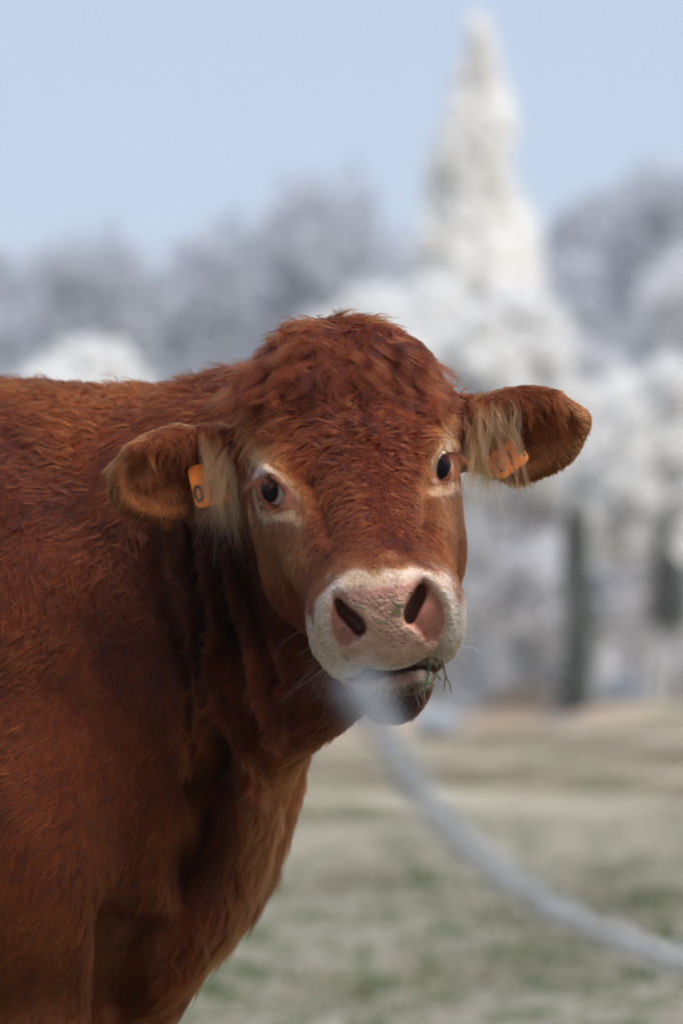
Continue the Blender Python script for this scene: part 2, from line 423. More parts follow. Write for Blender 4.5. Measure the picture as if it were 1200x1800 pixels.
# x, y (photo), lie dx dy, length mm, curl, lift, colour
COAT = [
    (590, 565, -.1, 1, 37, .45, 0.34, RED), (640, 560, .15, 1, 37, .45, 0.34, RED), (540, 580, -.45, .9, 37, .5, 0.31, RED), (690, 585, .5, .85, 37, .5, 0.31, RED),
    (480, 615, -.6, .8, 37, .5, 0.25, RED), (430, 645, -.75, .6, 36, .5, 0.25, RED), (735, 610, .6, .7, 36, .8, 0.31, RED), (765, 645, .7, .6, 37, .9, 0.31, RED),
    (600, 620, -.1, 1, 37, .5, 0.25, RED), (660, 630, .2, 1, 37, .6, 0.25, RED), (540, 650, -.6, .7, 36, .7, 0.22, RED), (710, 660, .6, .5, 36, .9, 0.25, RED),
    (480, 680, -.7, .5, 39, 0.60, .35, ORG), (430, 700, -.6, .7, 39, 0.60, .35, ORG), (790, 690, .6, .6, 34, 0.60, .35, RED), (560, 710, -.7, .3, 39, 0.68, .3, RED),
    (628, 700, 0, -1, 34, 0.68, .35, RED), (628, 745, 0, 1, 29, 0.68, .3, RED), (690, 720, .8, .2, 36, 0.68, .3, RED), (740, 720, .8, .2, 34, 0.60, .3, ORG), (500, 740, -.7, .3, 34, 0.68, .3, ORG),
    (440, 760, -.5, .8, 29, 0.52, .3, ORG), (580, 780, -.6, .6, 29, 0.60, .28, RED), (690, 780, .5, .7, 29, 0.52, .28, RED), (735, 780, .4, .8, 26, 0.38, .28, ORG), (540, 790, -.5, .7, 29, 0.52, .28, RED),
    (600, 840, -.35, .9, 18, 0.45, .25, RED), (660, 840, .3, .95, 18, 0.45, .25, RED), (720, 840, .3, .9, 15, 0.30, .22, RED), (555, 850, -.3, .95, 16, 0.38, .22, RED),
    (620, 910, -.3, .95, 14, 0.30, .2, RED), (690, 910, .2, 1, 14, 0.30, .2, RED), (740, 910, .2, 1, 12, 0.19, .2, RED), (580, 910, -.2, 1, 12, 0.22, .2, DRK), (745, 880, .2, 1, 12, 0.22, .2, DRK),
    (630, 960, -.2, 1, 11, 0.19, .18, RED), (700, 960, .15, 1, 11, 0.19, .18, RED), (780, 940, .2, 1, 10, 0.11, .15, ORG), (790, 1020, .1, 1, 10, 0.11, .15, RED), (660, 985, -.1, 1, 8, 0.15, .15, ORG),
    # round the eyes
    (455, 790, -.35, .9, 12, .1, .15, CRM), (475, 800, -.2, 1, 12, .1, .15, BLD), (510, 825, .1, 1, 12, .15, .15, TAN), (535, 850, 0, 1, 12, .2, .15, ORG), (450, 825, -.5, .8, 6, 0, .15, WHT), (475, 827, .3, .9, 6, 0, .12, WHT), (492, 843, .6, .8, 6, 0, .12, CRM),
    (510, 860, .5, .9, 8, .05, .1, CRM), (530, 890, .3, 1, 10, .05, .12, TAN), (485, 905, .0, 1, 5, 0, .1, WHT), (465, 905, -.2, 1, 5, 0, .1, WHT), (510, 903, .2, 1, 5, 0, .1, WHT), (455, 885, -.3, 1, 5, 0, .1, CRM), (485, 930, 0, 1, 10, .05, .12, TAN), (470, 960, 0, 1, 11, .05, .12, TAN), (520, 950, .1, 1, 11, .1, .13, ORG),
    (500, 990, .1, 1, 12, .1, .15, ORG), (540, 1010, .3, 1, 12, .15, .15, RED), (470, 1030, .3, 1, 14, .2, .2, RED), (530, 1080, .2, 1, 12, .15, .18, RED),
    (775, 745, .2, 1, 10, .1, .12, BLD), (760, 790, -.1, 1, 10, .1, .12, TAN), (790, 755, .5, .9, 9, .1, .12, CRM), (797, 777, .5, .6, 6, 0, .12, WHT), (778, 790, -.3, .9, 6, 0, .12, WHT), (745, 830, -.1, 1, 10, .1, .12, ORG), (757, 840, -.1, 1, 8, .05, .1, TAN), (785, 860, 0, 1, 5, 0, .1, WHT), (765, 863, 0, 1, 5, 0, .1, CRM), (800, 855, .1, 1, 5, 0, .1, WHT), (785, 890, .1, 1, 10, .05, .12, TAN), (765, 895, 0, 1, 10, .1, .12, ORG),
    (425, 800, -.3, 1, 14, .2, .2, RED), (428, 850, -.4, .9, 12, .2, .2, RED), (425, 900, -.4, .9, 12, .2, .2, DRK), (440, 940, -.3, .95, 12, .15, .2, RED), (815, 740, .3, .9, 16, .4, .25, RED),
    (690, 988, .1, 1, 9, .15, .15, RED), (740, 988, .3, .9, 9, .1, .15, RED), (785, 1000, .3, .9, 9, .1, .15, RED), (610, 990, -.2, 1, 9, .1, .15, RED), (575, 1020, -.5, .8, 9, .1, .18, RED), (550, 1050, -.6, .7, 10, .1, .2, RED),
    (555, 1215, -.4, .9, 14, .2, .25, DRK), (590, 1220, -.3, 1, 12, .2, .25, DRK), (600, 1260, -.3, 1, 16, .2, .3, DRK), (650, 1275, -.2, 1, 14, .2, .3, BLK),
    # muzzle and chin
    (665, 1003, -.05, -1, 6.0, 0.12, 0.26, TAN), (665, 1017, -.05, -1, 5.2, 0.12, 0.26, CRM), (720, 1006, .1, -1, 5.2, 0.12, 0.26, WHT), (620, 1018, -.3, -.8, 6.0, 0.12, 0.26, CRM), (765, 1015, .6, -.6, 5.2, 0.12, 0.26, WHT), (590, 1030, -.7, -.4, 6.0, 0.12, 0.26, CRM), (570, 1065, -.9, .1, 6.0, 0.12, 0.26, CRM), (560, 1110, -.9, .5, 6.0, 0.12, 0.26, WHT), (565, 1160, -.7, .7, 6.8, 0.12, 0.26, WHT), (575, 1190, -.5, .8, 11, 0.12, 0.31, CRM), (605, 1165, -.3, .9, 6.8, 0.12, 0.26, WHT),
    (785, 1060, .8, .3, 5.2, 0.12, 0.26, WHT), (800, 1110, .8, .5, 5.2, 0.12, 0.26, WHT), (810, 1145, .6, .8, 6.8, 0.12, 0.28, WHT), (785, 1140, .3, 1, 6.0, 0.12, 0.26, WHT), (548, 1080, -.7, .6, 6.8, 0.17, 0.26, CRM), (540, 1120, -.5, .8, 11, 0.22, 0.26, ORG),
    (655, 1180, -.1, 1, 6.0, 0.12, 0.31, WHT), (700, 1180, 0, 1, 5.2, 0.12, 0.31, CRM), (745, 1175, .2, 1, 6.0, 0.12, 0.31, WHT), (620, 1190, -.2, 1, 6.8, 0.12, 0.31, WHT), (720, 1208, .1, 1, 6.8, 0.12, 0.31, TAN), (650, 1215, 0, 1, 10, 0.12, 0.31, CRM), (670, 1250, 0, 1, 12, .1, .3, DRK), (710, 1235, .2, 1, 10, .1, .3, DRK), (620, 1240, -.3, 1, 12, .1, .3, DRK),
    # far left ear
    (230, 790, -.6, .5, 10, .06, .25, ORG), (300, 755, -.2, .8, 8, .06, .25, ORG), (370, 755, .1, 1, 18, .1, .25, ORG), (270, 840, .1, 1, 13, .15, .25, TAN), (212, 830, -.8, .6, 7, .06, .18, TAN), (240, 880, -.5, .9, 8, .06, .2, TAN), (290, 905, -.2, 1, 9, .06, .2, ORG), (340, 900, .1, 1, 8, .06, .18, ORG), (300, 800, 0, 1, 15, .15, .25, RED), (320, 860, .1, 1, 13, .15, .25, ORG), (390, 800, .1, 1, 30, .1, .2, TAN),
    # near right ear
    (880, 685, .2, .9, 14, .15, .25, RED), (940, 690, .5, .7, 10, .06, .25, ORG), (1005, 715, .7, .5, 9, .06, .18, ORG), (1028, 745, .8, .5, 8, .06, .2, TAN), (1000, 785, .6, .9, 9, .06, .2, ORG), (950, 815, .4, 1, 10, .06, .2, ORG), (900, 850, .2, 1, 18, .1, .2, ORG), (960, 750, .4, .9, 15, .15, .25, RED), (985, 760, .3, 1, 13, .15, .25, TAN), (920, 720, .2, 1, 16, .15, .25, RED), (840, 760, .1, 1, 22, .1, .25, TAN),
    # crest, neck and body
    (0, 680, -1, .1, 30, 0.42, 0.26, RED), (100, 665, -1, .1, 32, 0.48, 0.30, RED), (200, 670, -.9, .2, 30, 0.55, 0.30, RED), (280, 670, -.6, -.3, 30, 0.42, 0.38, RED), (340, 665, -.3, -.7, 32, 0.30, 0.42, RED), (390, 670, .4, .2, 32, 0.36, 0.34, RED), (330, 720, -.6, .4, 28, 0.36, 0.26, RED), (400, 720, -.5, .6, 27, 0.36, 0.26, RED),
    (80, 740, -1, .25, 28, 0.39, 0.21, RED), (170, 740, -.9, .3, 28, 0.48, 0.21, RED), (250, 720, -.8, .3, 28, 0.39, 0.21, RED), (30, 850, -.7, .7, 21, 0.25, 0.21, DRK), (120, 830, -.8, .5, 25, 0.28, 0.21, RED), (190, 800, -.3, .9, 25, 0.30, 0.21, RED), (200, 880, -.5, .85, 25, 0.25, 0.21, RED), (110, 920, -.7, .7, 23, 0.25, 0.21, RED),
    (250, 950, -.2, 1, 21, 0.30, 0.19, RED), (150, 1000, -.6, .8, 21, 0.22, 0.19, RED), (40, 1000, -.5, .85, 20, 0.20, 0.19, DRK), (320, 1000, -.5, .85, 15, 0.25, 0.17, DRK), (380, 1000, -.5, .85, 13, 0.22, 0.17, DRK), (430, 1000, -.4, .9, 12, 0.20, 0.17, RED), (300, 1100, -.4, .9, 16, 0.25, 0.17, RED), (400, 1100, -.5, .85, 15, 0.25, 0.19, DRK), (470, 1130, -.4, .9, 15, 0.25, 0.19, RED), (520, 1200, -.3, .9, 16, 0.25, 0.21, RED),
    (100, 1120, -.6, .8, 20, 0.20, 0.17, RED), (200, 1120, -.4, .9, 20, 0.20, 0.17, RED), (40, 1250, -.6, .8, 18, 0.17, 0.17, RED), (160, 1250, -.5, .85, 20, 0.17, 0.17, RED), (260, 1250, -.2, 1, 23, 0.25, 0.21, RED), (330, 1250, .1, 1, 25, 0.30, 0.26, RED), (410, 1250, .15, 1, 26, 0.33, 0.26, RED), (480, 1280, -.2, .95, 21, 0.27, 0.24, RED), (560, 1270, -.5, .85, 23, 0.27, 0.26, RED),
    (60, 1400, -.6, .8, 18, 0.15, 0.17, RED), (180, 1400, -.5, .85, 20, 0.17, 0.17, RED), (280, 1400, 0, 1, 26, 0.27, 0.26, RED), (330, 1440, .2, 1, 32, 0.30, 0.26, RED), (430, 1380, .3, .9, 30, 0.35, 0.30, RED), (490, 1380, .2, 1, 33, 0.30, 0.34, ORG), (450, 1450, -.3, .95, 40, 0.20, 0.30, TAN), (380, 1450, -.3, .95, 28, 0.25, 0.26, DRK),
    (60, 1550, -.4, .9, 19, 0.15, 0.17, ORG), (160, 1550, -.2, 1, 21, 0.15, 0.19, ORG), (250, 1550, .1, 1, 32, 0.22, 0.26, ORG), (300, 1560, -.1, 1, 38, 0.22, 0.26, TAN), (400, 1580, -.45, .9, 44, 0.15, 0.26, TAN), (430, 1540, -.3, .95, 44, 0.15, 0.30, ORG), (340, 1640, -.2, 1, 40, 0.20, 0.27, ORG), (220, 1650, -.3, .95, 32, 0.17, 0.24, BLD),
    (60, 1700, -.3, .95, 17, 0.12, 0.17, ORG), (150, 1700, -.1, 1, 19, 0.12, 0.19, ORG), (260, 1720, -.2, 1, 36, 0.20, 0.26, DRK), (60, 1790, -.2, 1, 17, 0.12, 0.17, TAN), (200, 1790, -.2, 1, 27, 0.15, 0.21, RED),
]
CX = np.array([[c[0], c[1]] for c in COAT], float)
CD = np.array([[c[2], c[3], c[4], c[5], c[6], *c[7]] for c in COAT], float)
CD[:, :2] /= np.linalg.norm(CD[:, :2], axis=1, keepdims=True)
def coat_at(px, py):
    out = np.zeros((len(px), CD.shape[1]))
    for a in range(0, len(px), 20000):
        x, y = px[a:a + 20000, None], py[a:a + 20000, None]
        d2 = (x - CX[:, 0]) ** 2 + (y - CX[:, 1]) ** 2
        w = 1 / (d2 + 40) ** 2.6
        out[a:a + 20000] = (w @ CD) / w.sum(1, keepdims=True)
    return out
def poly_mask(px, py, poly, soft=5.0):
    """1 inside a photo polygon, 0 outside, soft edge"""
    poly = np.array(poly, float); ins = np.zeros(len(px), bool)
    for (x0, y0), (x1, y1) in zip(poly, np.roll(poly, -1, 0)):
        c = (y0 > py) != (y1 > py)
        ins ^= c & (px < (x1 - x0) * (py - y0) / (y1 - y0 + 1e-9) + x0)
    d = polydist(px, py, [tuple(p) for p in poly] + [tuple(poly[0])])
    return np.clip(0.5 + np.where(ins, d, -d) / (2 * soft), 0, 1)
warp_a, warp_b = Waves(.010, seed=11), Waves(.010, seed=12)
STROKES = [     # where, polyline (photo), half width, colour, strength
    ('b', [(20, 860), (120, 950), (60, 1060)], 90, DRK, .22), ('b', [(240, 960), (260, 1200)], 60, DRK, .35),  # flank strokes darken the coat to paint in shade under overhead light
    ('b', [(20, 830), (40, 900)], 60, DRK, .25), ('b', [(310, 950), (340, 1150), (380, 1330)], 45, DRK, .45), ('b', [(400, 980), (430, 1150)], 25, DRK, .4),  # dark coat on flank and neck, with fold shade painted in too
    ('b', [(20, 690), (300, 690)], 25, ORG, .5), ('b', [(150, 790), (220, 850)], 50, ORG, .35), ('b', [(70, 1560), (90, 1800)], 110, ORG, .8), ('b', [(0, 1500), (150, 1480)], 50, ORG, .4),
    ('b', [(10, 1770), (60, 1800)], 45, TAN, .5), ('b', [(60, 1620), (100, 1760)], 60, TAN, .15), ('b', [(178, 1580), (182, 1790)], 10, TAN, .35), ('b', [(560, 1260), (500, 1370)], 24, ORG, .7), ('b', [(455, 1430), (425, 1540), (395, 1650)], 34, TAN, .38), ('b', [(478, 1395), (440, 1470)], 16, TAN, .3),  # tan and orange fur; the foreleg tan also paints light falling there
    ('b', [(350, 1560), (330, 1690)], 26, ORG, .8), ('b', [(245, 1590), (215, 1690)], 22, BLD, .4), ('b', [(196, 1590), (192, 1790)], 9, TAN, .8), ('b', [(300, 1540), (290, 1600)], 18, TAN, .6),
    ('b', [(60, 1200), (220, 1300), (120, 1480)], 110, ORG, .35), ('b', [(335, 1230), (350, 1420)], 30, ORG, .7), ('b', [(420, 1180), (460, 1320)], 26, ORG, .6), ('b', [(310, 1480), (265, 1740)], 42, ORG, .9), ('b', [(290, 1560), (270, 1700)], 16, TAN, .4),  # orange-tan chest fur; the wide shoulder stroke paints in brighter highlights
    ('b', [(330, 1290), (340, 1420)], 8, TAN, .4), ('b', [(430, 1240), (445, 1340)], 9, ORG, .7),
    ('h', [(430, 720), (500, 740), (520, 780)], 34, ORG, .6), ('h', [(770, 700), (750, 780)], 26, ORG, .6), ('h', [(480, 960), (520, 1010)], 40, ORG, .7), ('h', [(785, 920), (792, 1000)], 14, ORG, .5),
    ('h', [(458, 775), (492, 812), (520, 850), (545, 885)], 20, ORG, 1), ('h', [(462, 780), (498, 822), (522, 857), (533, 878)], 13, TAN, .85), ('h', [(454, 790), (460, 812)], 10, BLD, .9), ('h', [(494, 790), (512, 818)], 4, BLD, .8),
    ('h', [(443, 836), (458, 822), (478, 824), (500, 846), (516, 868)], 4, CRM, .75), ('h', [(446, 834), (458, 823), (474, 824)], 3, WHT, .65),
    ('h', [(475, 925), (495, 975)], 32, TAN, .65), ('h', [(463, 904), (485, 908), (512, 905)], 4, CRM, .85), ('h', [(450, 872), (458, 902)], 4, CRM, .9), ('h', [(525, 885), (530, 905)], 9, TAN, .8),
    ('h', [(778, 735), (765, 790), (748, 850)], 14, TAN, .8), ('h', [(783, 738), (778, 780)], 7, BLD, .9), ('h', [(788, 755), (790, 775)], 6, CRM, .8), ('h', [(762, 815), (775, 795), (796, 778), (808, 792)], 4, CRM, .8),
    ('h', [(765, 890), (795, 900)], 20, TAN, .6), ('h', [(764, 861), (785, 860), (804, 857)], 4, CRM, .85), ('h', [(745, 845), (752, 870)], 8, TAN, .8),
    ('m', [(595, 1003), (660, 988), (725, 990), (775, 1002)], 13, ORG, .9), ('m', [(612, 1010), (660, 1000), (715, 1000)], 9, BLD, .8),
    ('m', [(566, 1185), (556, 1120), (566, 1068), (592, 1032), (630, 1018), (665, 1018), (720, 1010), (765, 1018), (792, 1062), (808, 1110), (812, 1150)], 10, WHT, 1),
    ('m', [(568, 1110), (575, 1180)], 26, WHT, 1), ('m', [(798, 1090), (800, 1150)], 25, WHT, 1), ('m', [(575, 1050), (560, 1090), (556, 1130)], 8, CRM, .7), ('m', [(620, 1020), (665, 1014)], 7, CRM, .8), ('m', [(560, 1190), (585, 1200)], 10, CRM, .7),
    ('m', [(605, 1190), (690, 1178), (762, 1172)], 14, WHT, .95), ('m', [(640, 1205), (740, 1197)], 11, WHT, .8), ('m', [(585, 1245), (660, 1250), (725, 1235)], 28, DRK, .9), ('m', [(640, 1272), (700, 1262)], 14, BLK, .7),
    ('e', [(232, 790), (300, 755), (380, 760)], 16, RED, .6), ('e', [(330, 800), (345, 850)], 14, RED, .5), ('e', [(258, 850), (285, 832)], 16, TAN, .9), ('e', [(206, 832), (240, 885), (290, 908)], 14, TAN, .7), ('e', [(310, 880), (340, 870)], 14, TAN, .4), ('e', [(395, 780), (400, 860)], 18, BLD, .7),
    ('e', [(870, 690), (980, 700)], 22, RED, .7), ('e', [(920, 730), (970, 735)], 14, RED, .6), ('e', [(975, 765), (1000, 752)], 14, TAN, .8), ('e', [(1030, 745), (1000, 790), (930, 830)], 11, TAN, .5), ('e', [(835, 730), (850, 830)], 20, BLD, .55),
]
def hair_colour(X, jit=0.0):
    px, py = to_px(X); hl = to_head(X)
    px = px + 5.0 * warp_a(X) + jit * rng.normal(0, 1, len(X)); py = py + 5.0 * warp_b(X) + jit * rng.normal(0, 1, len(X))
    head = (hl[:, 1] > -.06) & (np.abs(hl[:, 0]) < .135) & (X[:, 1] < 5.19) & (px > 418)
    ear = np.zeros(len(X), bool)
    for s in (-1, 1):
        c, A = EARS[s]; q = (X - c) @ A / np.array([.092, .072, .05]); ear |= ((q ** 2).sum(1) < 1) & ((px < 420) | (px > 812))
    head &= ~ear
    where = dict(b=~head & ~ear, h=head, m=head & (hl[:, 1] > .30), e=ear)
    col = np.tile(np.array(RED), (len(X), 1)); col[ear] = np.array(ORG) * .25 + np.array(TAN) * .75
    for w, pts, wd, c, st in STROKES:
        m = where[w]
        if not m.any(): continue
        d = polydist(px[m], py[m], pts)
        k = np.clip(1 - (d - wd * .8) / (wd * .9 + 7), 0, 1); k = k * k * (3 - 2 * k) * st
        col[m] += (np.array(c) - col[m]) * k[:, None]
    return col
NOSE = [(588, 1046), (612, 1040), (650, 1034), (700, 1026), (742, 1016), (768, 1030), (784, 1070), (782, 1105), (768, 1135), (757, 1152), (700, 1164), (640, 1170), (618, 1166), (602, 1145), (584, 1115), (578, 1075)]
RIMS = [[(448, 868), (470, 893), (505, 893), (528, 897), (524, 878), (505, 852), (480, 838), (448, 846)],
        [(756, 845), (764, 852), (785, 846), (806, 848), (812, 815), (800, 790), (785, 793), (764, 812)]]
LIP = [(672, 1180), (715, 1178), (735, 1190), (722, 1206), (690, 1204)]
def bare_skin(X, Nn):
    """how bare the skin is, and which skin: nose, eye rim, lip"""
    px, py = to_px(X); hl = to_head(X)
    f = (X[:, 1] < 5.16) & (Nn[:, 1] < 0.35)
    nose = poly_mask(px, py, NOSE, 4) * (hl[:, 1] > .38)
    rim = np.maximum(poly_mask(px, py, RIMS[0], 3), poly_mask(px, py, RIMS[1], 3)) * (hl[:, 1] < .3)
    lip = poly_mask(px, py, LIP, 6) * (hl[:, 1] > .38)
    mouth = np.exp(-(((hl[:, 2] + .121 + 3.5 * hl[:, 0] ** 2) / .005) ** 2)) * (hl[:, 1] > .37) * (np.abs(hl[:, 0]) < .06) * (hl[:, 1] < .464)
    return nose * f, rim * f, lip * f, np.clip(mouth * 1.5, 0, 1) * f

N = vnormals(V, Q)
px, py = to_px(V)
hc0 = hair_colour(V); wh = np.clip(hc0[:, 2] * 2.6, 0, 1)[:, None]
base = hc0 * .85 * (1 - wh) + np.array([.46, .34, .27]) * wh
nose, rim, lip, mouth = bare_skin(V, N)
hl = to_head(V)
wing = np.maximum(poly_mask(px, py, HOLLOW[0], 4), poly_mask(px, py, HOLLOW[1], 4))
topband = np.clip((1056 - (px - 665) * .13 - py) / 14, 0, 1)
pink, red = np.array([.50, .285, .205]), np.array([.27, .092, .064])
nosecol = pink + (red - pink) * np.maximum(wing * .9, topband * .55)[:, None]
def mixc(a, b, m): return a + (np.asarray(b) - a) * m[:, None]
base = mixc(base, nosecol, nose)
sp = (nose > .8) & (rng.random(len(V)) < .012); base[sp] = (.06, .035, .03)
base = mixc(base, (.20, .060, .022), rim)
base = mixc(base, (.26, .12, .085), lip)
base = mixc(base, (.05, .022, .016), mouth)
wet = np.clip(nose + rim * .6 + lip * .5, 0, 1)
for s in (-1, 1):                                # bare pinkish skin deep in the ears
    c, A = EARS[s]; q = (V - c) @ A
    m = np.exp(-(((q[:, 0] - .03) / .03) ** 2 + ((q[:, 1] + .002) / .018) ** 2)) * (N @ A[:, 2] > 0.2) * (np.abs(q[:, 2]) < .03)
    base = mixc(base, (.30, .12, .065), m * .7)
for f, s in ((-.03, .17), (-.03, -.17), (-1.65, .16), (-1.65, -.16)):   # horn of the hooves
    d = np.linalg.norm((V - B(f, s, .03)) * [1, 1, 1], axis=1)
    base = mixc(base, (.05, .04, .035), (d < .085).astype(float))

hide, n, l, b = new_mat('hide')
at = n.new('ShaderNodeAttribute'); at.attribute_name = 'coat_colour'
wt = n.new('ShaderNodeAttribute'); wt.attribute_name = 'bare'
tc = n.new('ShaderNodeTexCoord')
vo = n.new('ShaderNodeTexVoronoi'); vo.inputs['Scale'].default_value = 215; vo.feature = 'SMOOTH_F1'; vo.inputs['Smoothness'].default_value = 0.25
ns = n.new('ShaderNodeTexNoise'); ns.inputs['Scale'].default_value = 60; ns.inputs['Detail'].default_value = 5
mp = n.new('ShaderNodeVectorMath'); mp.operation = 'MULTIPLY_ADD'; mp.inputs[1].default_value = (.012, .012, .012)
l.new(tc.outputs['Object'], ns.inputs['Vector']); l.new(ns.outputs['Color'], mp.inputs[0]); l.new(tc.outputs['Object'], mp.inputs[2]); l.new(mp.outputs[0], vo.inputs['Vector'])
bp = n.new('ShaderNodeBump'); bp.inputs['Distance'].default_value = .0021; bp.invert = True
l.new(vo.outputs['Distance'], bp.inputs['Height']); cb = n.new('ShaderNodeAttribute'); cb.attribute_name = 'cobble'; l.new(cb.outputs['Fac'], bp.inputs['Strength']); l.new(bp.outputs['Normal'], b.inputs['Normal'])
mot = n.new('ShaderNodeMix'); mot.data_type = 'RGBA'; mot.blend_type = 'MULTIPLY'; mot.inputs[0].default_value = 1
rp = n.new('ShaderNodeValToRGB'); rp.color_ramp.elements[0].position, rp.color_ramp.elements[1].position = .3, .65
rp.color_ramp.elements[0].color = (.72, .66, .62, 1); rp.color_ramp.elements[1].color = (1.1, 1.08, 1.05, 1)
l.new(ns.outputs['Fac'], rp.inputs[0]); l.new(at.outputs['Color'], mot.inputs[6]); l.new(rp.outputs[0], mot.inputs[7]); l.new(mot.outputs[2], b.inputs['Base Color'])
mr = n.new('ShaderNodeMapRange'); mr.inputs['To Min'].default_value = .8; mr.inputs['To Max'].default_value = .22
l.new(wt.outputs['Fac'], mr.inputs['Value']); l.new(mr.outputs[0], b.inputs['Roughness'])
sm = n.new('ShaderNodeMapRange'); sm.inputs['To Min'].default_value = .04; sm.inputs['To Max'].default_value = .55; l.new(wt.outputs['Fac'], sm.inputs['Value']); l.new(sm.outputs[0], b.inputs['Specular IOR Level'])
b.inputs['Subsurface Weight'].default_value = .0

body = mesh_from('cow', V, Q, [hide])
set_attr(body, 'coat_colour', 'FLOAT_COLOR', 'POINT', base)
set_attr(body, 'bare', 'FLOAT', 'POINT', wet)
set_attr(body, 'cobble', 'FLOAT', 'POINT', np.clip(nose * (1 - wing) * (1 - .75 * topband) + .15 * nose + .3 * lip, 0, 1))
cow = tag(link('cow', body), 'russet brown cow with a curly poll and white muzzle turning its head to look', 'cow')

# eyeballs
eye_m, n, l, b = new_mat('eyeball')
ea = n.new('ShaderNodeAttribute'); ea.attribute_name = 'eye_colour'
l.new(ea.outputs['Color'], b.inputs['Base Color'])
b.inputs['Roughness'].default_value = .06; b.inputs['Specular IOR Level'].default_value = .10
def uv_sphere(nu, nv):
    v = [(0, 0, 1)] + [(math.sin(math.pi * j / nv) * math.cos(2 * math.pi * i / nu), math.sin(math.pi * j / nv) * math.sin(2 * math.pi * i / nu), math.cos(math.pi * j / nv)) for j in range(1, nv) for i in range(nu)] + [(0, 0, -1)]
    q = [(1 + j * nu + i, 1 + (j + 1) * nu + i, 1 + (j + 1) * nu + (i + 1) % nu, 1 + j * nu + (i + 1) % nu) for j in range(nv - 2) for i in range(nu)]
    t = [(0, 1 + i, 1 + (i + 1) % nu) for i in range(nu)] + [(len(v) - 1, 1 + (nv - 2) * nu + (i + 1) % nu, 1 + (nv - 2) * nu + i) for i in range(nu)]
    return np.array(v), [np.array(q), np.array(t)]
sv, sf = uv_sphere(96, 64)
def lerp_cols(x, stops):
    return np.stack([np.interp(x, [a for a, _ in stops], [c[k] for _, c in stops]) for k in range(3)], 1)
for s in (-1, 1):
    c, a, w, h = EYES[s]; cc = H(*c); rad = .0213 * HS
    tgt = P(*((467, 861) if s < 0 else (787, 821)), cc[1] - .012) - cc; tgt[1] = 0
    ir = tgt + np.array([0, -1, 0]) * math.sqrt(max(rad ** 2 - tgt @ tgt, 1e-6)); ir /= np.linalg.norm(ir)
    # the pupil turns to the photographer; the dark iris is a wide oval
    e1 = HA @ w; e1 = e1 - ir * (e1 @ ir); e1 /= np.linalg.norm(e1); e2 = np.cross(ir, e1)
    ang = np.degrees(np.arctan2(np.hypot((sv @ e1) * .92, (sv @ e2) * 1.0), sv @ ir))
    col = lerp_cols(ang, [(0, (.004, .004, .008)), (37, (.006, .006, .010)), (40, (.020, .012, .010)), (43, (.10, .045, .025)), (46, (.66, .50, .41)), (60, (.78, .64, .55)), (180, (.5, .3, .25))])
    rr = rad * (1 + .04 * np.exp(-(ang / 26) ** 2))
    em = mesh_from('eyeball', cc + sv * rr[:, None], sf, [eye_m]); set_attr(em, 'eye_colour', 'FLOAT_COLOR', 'POINT', col)
    link('eyeball', em, cow)
print('cow skin', round(time.time() - T0, 1))
# ------------------------------------------------------------------ hair
hair_m = bpy.data.materials.new('hair'); hair_m.use_nodes = True
n, l = hair_m.node_tree.nodes, hair_m.node_tree.links
n.clear()
ha = n.new('ShaderNodeAttribute'); ha.attribute_name = 'hair_colour'
hb = n.new('ShaderNodeBsdfHairPrincipled'); hb.model = 'CHIANG'; hb.parametrization = 'COLOR'
hb.inputs['Roughness'].default_value = .42; hb.inputs['Radial Roughness'].default_value = .6; hb.inputs['Coat'].default_value = 0.0
hb.inputs['IOR'].default_value = 1.20
hb.inputs['Random Roughness'].default_value = .2
ho = n.new('ShaderNodeOutputMaterial')
l.new(ha.outputs['Color'], hb.inputs['Color']); l.new(hb.outputs[0], ho.inputs['Surface'])

def make_curves(name, pts, rad, col, parent):
    """pts (n,k,3), rad (n,k), col (n,3)"""
    nn, k = pts.shape[:2]
    hc = bpy.data.hair_curves.new(name)
    hc.add_curves([k] * nn)
    hc.attributes['position'].data.foreach_set('vector', np.ascontiguousarray(pts, np.float32).ravel())
    ra = hc.attributes.get('radius') or hc.attributes.new('radius', 'FLOAT', 'POINT')
    ra.data.foreach_set('value', np.ascontiguousarray(rad, np.float32).ravel())
    ca = hc.attributes.new('hair_colour', 'FLOAT_COLOR', 'CURVE' if col.ndim == 2 else 'POINT')
    col = col.reshape(-1, 3)
    ca.data.foreach_set('color', np.concatenate([col, np.ones((len(col), 1))], 1).astype(np.float32).ravel())
    hc.materials.append(hair_m)
    return link(name, hc, parent)

TR = np.concatenate([Q[:, [0, 1, 2]], Q[:, [0, 2, 3]]])
def sample(TR, dens):
    """random points on the skin, dens = hairs per square metre at each triangle"""
    a, b, c = V[TR[:, 0]], V[TR[:, 1]], V[TR[:, 2]]
    ar = np.linalg.norm(np.cross(b - a, c - a), axis=1) / 2
    e = ar * dens; cnt = np.floor(e + rng.random(len(e))).astype(int)
    t = np.repeat(np.arange(len(TR)), cnt)
    u, v = rng.random(len(t)), rng.random(len(t)); m = u + v > 1; u[m], v[m] = 1 - u[m], 1 - v[m]
    w = 1 - u - v
    p = a[t] * w[:, None] + b[t] * u[:, None] + c[t] * v[:, None]
    nn = N[TR[t, 0]] * w[:, None] + N[TR[t, 1]] * u[:, None] + N[TR[t, 2]] * v[:, None]
    return p, nn / np.linalg.norm(nn, axis=1, keepdims=True)
N = vnormals(V, Q)
TC = V[TR].mean(1); TN = N[TR].mean(1)
tpx, tpy = to_px(TC)
nose, rim, lip, mouth = bare_skin(TC, TN)
bald = np.clip(nose * 1.4 + rim * 1.2 + lip * .7 + mouth, 0, 1)
